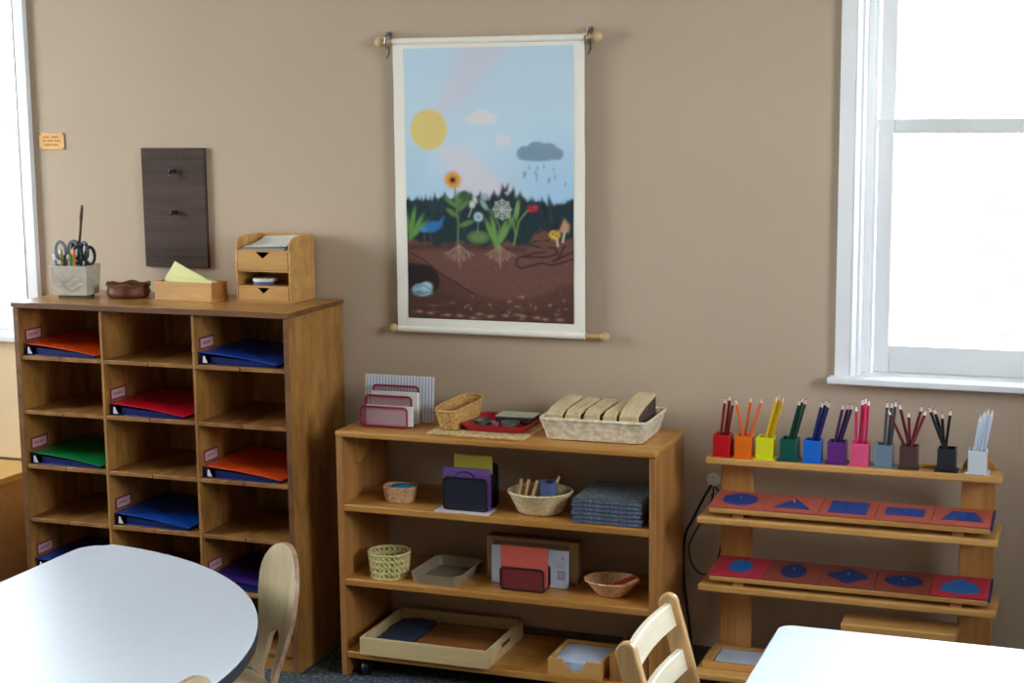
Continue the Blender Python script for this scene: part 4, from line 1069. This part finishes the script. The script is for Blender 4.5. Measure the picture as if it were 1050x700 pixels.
# ------------------------------------------------------------------ pencil holders and pencils
HOLD = [('red', .9715, (200, 14, 24), (120, 14, 26), 'red', 'dark red'), ('orange', 1.0345, (236, 110, 16), (226, 104, 36), 'orange', 'orange'),
        ('yellow', 1.0965, (222, 222, 28), (218, 176, 20), 'yellow', 'golden yellow'), ('green', 1.165, (8, 86, 74), (10, 62, 50), 'dark green', 'dark green'),
        ('blue', 1.231, (16, 104, 208), (20, 36, 104), 'bright blue', 'navy'), ('purple', 1.299, (98, 36, 124), (56, 26, 86), 'purple', 'dark purple'),
        ('pink', 1.3635, (228, 84, 130), (214, 40, 100), 'pink', 'magenta'), ('gray', 1.4285, (112, 132, 150), (66, 76, 84), 'grey', 'dark grey'),
        ('brown', 1.4975, (78, 52, 48), (112, 30, 34), 'dark brown', 'maroon'), ('black', 1.599, (22, 24, 30), (20, 18, 22), 'black', 'black'),
        ('white', 1.681, (214, 220, 226), (204, 214, 230), 'white', 'white')]
PENC = {'red': [(0.98, -0.202, 0.923, 0.962), (0.99, -0.182, 0.928, 0.968), (1.001, -0.194, 0.917, 0.978)],
'orange': [(1.009, -0.202, 0.921, 1.045), (1.051, -0.182, 0.926, 1.025), (1.086, -0.194, 0.927, 1.034)],
'yellow': [(1.129, -0.202, 0.936, 1.086), (1.135, -0.182, 0.936, 1.091), (1.147, -0.194, 0.933, 1.099)],
'green': [(1.195, -0.202, 0.929, 1.152), (1.2, -0.182, 0.934, 1.156), (1.211, -0.194, 0.931, 1.165)],
'blue': [(1.258, -0.202, 0.927, 1.219), (1.266, -0.182, 0.929, 1.223), (1.276, -0.194, 0.926, 1.231)],
'purple': [(1.316, -0.202, 0.924, 1.284), (1.329, -0.182, 0.921, 1.286), (1.341, -0.194, 0.924, 1.293)],
'pink': [(1.351, -0.202, 0.921, 1.352), (1.366, -0.182, 0.937, 1.357), (1.376, -0.194, 0.943, 1.366), (1.382, -0.178, 0.935, 1.374)],
'gray': [(1.436, -0.202, 0.937, 1.428), (1.446, -0.182, 0.933, 1.434), (1.458, -0.194, 0.939, 1.442)],
'brown': [(1.436, -0.202, 0.915, 1.512), (1.465, -0.182, 0.929, 1.508), (1.493, -0.194, 0.911, 1.501), (1.528, -0.176, 0.926, 1.486), (1.543, -0.206, 0.92, 1.484)],
'black': [(1.546, -0.202, 0.929, 1.614), (1.558, -0.182, 0.921, 1.612), (1.582, -0.194, 0.913, 1.595), (1.604, -0.178, 0.92, 1.588)],
'white': [(1.686, -0.202, 0.913, 1.665), (1.695, -0.182, 0.92, 1.671), (1.705, -0.194, 0.929, 1.680), (1.715, -0.178, 0.923, 1.688)]}
ORD = {3: ['leftmost', 'middle', 'rightmost'], 4: ['leftmost', 'second from left', 'third from left', 'rightmost'], 5: ['leftmost', 'second from left', 'middle', 'fourth from left', 'rightmost']}
NUMW = {3: 'three', 4: 'four', 5: 'five'}
RZ1 = .749
M['pwood'] = plain('sharpened_wood', (226, 196, 176), .6); M['pwhite'] = plain('pale_tip_wood', (236, 226, 222), .6)
for hi, (key, hx, hrgb, prgb, hw, pw) in enumerate(HOLD):
    hm = plain('holder_'+key, hrgb, .35, var=.03); pm = plain('pencil_'+key, prgb, .35, var=.04)
    t = thing('pencil_holder', hw+' square pencil holder on the top board of the rack', 'pencil holder', (hx, -.190, RZ1), 0, 'square pencil holders on the rack')
    a = .0245; H_ = .064; m = MB(); th = .004
    rings = [[(-q, -q, z), (q, -q, z), (q, q, z), (-q, q, z)] for q, z in ((a, .0035), (a, H_), (a-th, H_), (a-th, .008))]
    m.loft(rings); build('cup', m, hm, t, bevel=.0012)
    b = .0315 if key in ('yellow', 'green', 'purple', 'gray', 'black', 'white') else .029
    build('base_plate', MB().box(-b, b, -.030, .030, 0, .0035), hm, t, bevel=.001)
    pl = PENC[key]
    for i, (tx, y, tz, bx) in enumerate(pl):
        p0 = Vector((bx, y+(.004 if i % 2 else -.002), RZ1+.009)); p1 = Vector((tx, y, tz)); d = (p1-p0); L = d.length
        lean = ' leaning left' if tx < bx-.02 else (' leaning right' if tx > bx+.03 else '')
        pt = thing('pencil', '%s of the %s %s pencils%s in the %s holder' % (ORD[len(pl)][i], NUMW[len(pl)], pw, lean, hw), 'pencil', p0, 0, '%s pencils in the %s holder' % (pw, hw))
        pt.rotation_mode = 'QUATERNION'; pt.rotation_quaternion = d.to_track_quat('Z', 'Y')
        r = .0043
        body = MB().tube([(0, 0, 0), (0, 0, L-.018)], r, 6); build('barrel', body, pm, pt, smooth=False)
        tip = MB().lathe([(r*1.0, L-.018), (r*.42, L-.005)], (0, 0, 0), 10); build('sharpened_wood', tip, M['pwhite'] if key in ('white', 'gray', 'pink', 'brown') else M['pwood'], pt)
        build('lead', MB().lathe([(r*.42, L-.005), (.0004, L)], (0, 0, 0), 8), pm, pt)
m = MB().box(-.026, .026, -.012, .012, 0, .010); o = build('wooden_block', m, M['rackx'], None, bevel=.002); o.location = (1.548, -.166, RZ1); tag(o, 'small wooden block between the brown and black pencil holders', 'block')

# ------------------------------------------------------------------ inset frames on trays
def inset_tray(x0, y0, z, tilt, fx, shapes, label, trayh=.016, group='', row='', width=.765):
    T = thing('inset_tray', label, 'tray', (x0, y0, z)); T.rotation_euler = (tilt, 0, 0)
    d = .148
    build('tray_board', MB().box(0, width, 0, d, 0, trayh), M['rackx'], T, bevel=.004)
    s = width/5
    for i, (kind, rm, bm_, lb) in enumerate(shapes):
        t = thing('shape_puzzle', lb, 'shape puzzle', (x0, y0, z), 0, group); t.rotation_euler = (tilt, 0, 0)
        g = .0012 if i else 0
        m = MB(); m.box(i*s+g, (i+1)*s-g*.5, .001, d-.003, trayh+.0005, trayh+.0052)
        fr = build('frame_plate', m, rm, t, bevel=.0008)
        if i == 4:
            build('side_edge', MB().box(5*s-.0004, 5*s+.006, .001, d-.003, trayh-.004, trayh+.0052), M['insetnavy'], t)
        cx, cy = (i+.5)*s, d/2; P = []
        if kind == 'circle': P = [(cx+.050*math.cos(2*PI*k/40), cy+.050*math.sin(2*PI*k/40)) for k in range(40)]
        elif kind == 'smalloval': P = [(cx+.034*math.cos(2*PI*k/40), cy+.044*math.sin(2*PI*k/40)) for k in range(40)]
        elif kind == 'oval': P = [(cx+.036*math.cos(2*PI*k/40), cy+.048*math.sin(2*PI*k/40)) for k in range(40)]
        elif kind == 'triangle': P = [(cx-.050, cy-.043), (cx+.050, cy-.043), (cx, cy+.043)]
        elif kind == 'square': P = [(cx-.052, cy-.050), (cx+.052, cy-.050), (cx+.052, cy+.050), (cx-.052, cy+.050)]
        elif kind == 'rectangle': P = [(cx-.052, cy-.032), (cx+.052, cy-.032), (cx+.052, cy+.032), (cx-.052, cy+.032)]
        elif kind == 'trapezoid': P = [(cx-.056, cy-.036), (cx+.056, cy-.036), (cx+.030, cy+.038), (cx-.030, cy+.038)]
        elif kind == 'quatrefoil':
            for k in range(64):
                a = 2*PI*k/64; r = .044*(1+.16*math.cos(4*a)); P.append((cx+r*1.12*math.cos(a), cy+r*math.sin(a)))
        elif kind == 'pointed':
            for k in range(64):
                a = 2*PI*k/64; c, s_ = math.cos(a), math.sin(a); P.append((cx+.052*c*(.55+.45*abs(c)**.6), cy+.040*s_))
        elif kind == 'curvedtri':
            V = [(cx-.052, cy-.034), (cx+.052, cy-.034), (cx, cy+.046)]
            for q in range(3):
                ax, ay = V[q]; bx, by = V[(q+1) % 3]; mx_, my_ = (ax+bx)/2, (ay+by)/2; nx_, ny_ = (by-ay), -(bx-ax); L = math.hypot(nx_, ny_)
                for k in range(10):
                    u = k/10; bl = .016*4*u*(1-u); P.append((ax+(bx-ax)*u+nx_/L*bl, ay+(by-ay)*u+ny_/L*bl))
        m = MB().prism(P, trayh+.0050, trayh+.0066); ip = build('inset_shape', m, bm_, t, smooth=False)
        k_ = MB().lathe([(.0015, trayh+.0066), (.0018, trayh+.010), (.0036, trayh+.012), (.0036, trayh+.014), (.002, trayh+.0158), (.0003, trayh+.016)], (cx, cy, 0), 12)
        build('knob', k_, M['insetblue2'] if kind != 'triangle' else M['brass'], ip)
inset_tray(.962, -.326, .611, math.radians(4.5), 0, [
    ('circle', M['pinkred'], M['insetblue'], 'red inset frame with a blue circle on the upper frame shelf'),
    ('triangle', M['pinkred'], M['insetblue'], 'red inset frame with a blue triangle on the upper frame shelf'),
    ('square', M['pinkred'], M['insetblue'], 'red inset frame with a blue square on the upper frame shelf'),
    ('rectangle', M['pinkred'], M['insetblue'], 'red inset frame with a narrow blue rectangle on the upper frame shelf'),
    ('trapezoid', M['pinkred'], M['insetblue'], 'red inset frame with a blue trapezoid on the upper frame shelf')],
    'long wooden tray carrying five inset frames on the second shelf of the rack', group='inset frames on the upper tray')
inset_tray(.962, -.312, .408, math.radians(6.5), 0, [
    ('smalloval', M['pinkred2'], M['insetblue2'], 'pinkish red inset frame with a small bright blue disc on the lower frame shelf'),
    ('oval', M['maroonred'], M['insetnavy'], 'dull red inset frame with a dark blue oval on the lower frame shelf'),
    ('quatrefoil', M['maroonred'], M['insetnavy'], 'dull red inset frame with a four lobed dark blue shape'),
    ('pointed', M['maroonred'], M['insetnavy'], 'dull red inset frame with a pointed dark blue shape'),
    ('curvedtri', M['pinkred2'], M['insetblue2'], 'pinkish red inset frame with a bright blue curved triangle at the right end')],
    'long wooden tray carrying five inset frames on the third shelf of the rack', group='inset frames on the lower tray', width=.765)
# small cleats that carry the trays above the shelf boards are part of the rack
for zz, y0, w in ((.598, -.16, .612), (.396, -.15, .409)):
    for a in (.10, .70):
        build('cleat', MB().box(a, a+.03, y0, -.03, zz-.001, w+.0005), M['rackz'], rk)
# bottom shelf of the rack
wt = thing('wooden_frame_tray', 'square wooden tray filled with white paper on the bottom shelf of the rack', 'tray', (.945, -.325, .150))
m = MB(); m.box(0, .36, 0, .026, 0, .020); m.box(0, .36, .190, .216, 0, .020); m.box(0, .026, .026, .190, 0, .020); m.box(.334, .36, .026, .190, 0, .020); m.box(.026, .334, .026, .190, .001, .008)
m.v = [(x, y*.76, z) for x, y, z in m.v]
build('tray_frame', m, M['rackx'], wt, bevel=.002)
o = build('white_paper', MB().box(.030, .330, .024, .140, 0, .006), M['bluepaper'], None, smooth=False); o.location = (.945, -.325, .1585); tag(o, 'white paper lying in the wooden tray on the bottom shelf of the rack', 'paper')
lb_ = thing('lidded_box', 'dark blue box with a wooden lid board below the lower frame shelf', 'box', (1.338, -.325, .150))
build('box_body', MB().box(.05, .265, .01, .098, 0, .152), M['boxblue'], lb_, bevel=.003)
build('lid_board', MB().box(0, .312, 0, .105, .152, .176), M['rackx'], lb_, bevel=.005)

# ------------------------------------------------------------------ outside: trees beyond the right window
def tree(x, y, h, r, label):
    t = thing('garden_tree', label, 'tree', (x, y, -.6), 0, 'trees beyond the right window')
    build('trunk', MB().tube([(0, 0, 0), (.05, 0, h*.35), (-.04, .05, h*.7), (0, 0, h*.95)], [.09, .075, .05, .02], 10), M['bark'], t)
    rs = random.Random(int(x*100)); m = MB()
    for k in range(150):
        a, b_, q = rs.uniform(0, 2*PI), rs.uniform(-1, 1), rs.uniform(.35, 1)**.5; s = math.sqrt(1-b_*b_)
        c = Vector((r*q*s*math.cos(a), r*q*s*math.sin(a), h*.62+r*1.15*q*b_)); n = Vector((rs.uniform(-1, 1), rs.uniform(-1, 1), rs.uniform(-1, 1))).normalized()
        u = n.orthogonal().normalized(); v = n.cross(u); L = rs.uniform(.03, .06)
        m.add([c-u*L, c+v*L*.5+n*.01, c+u*L, c-v*L*.5+n*.01], [(0, 1, 2, 3)])
    build('foliage', m, M['leaf'], t)
tree(1.65, 6.0, 2.1, .5, 'leafy pale green tree beyond the right window')
tree(2.1, 8.5, 2.2, .7, 'leafy tree further beyond the right window, behind the nearer one')
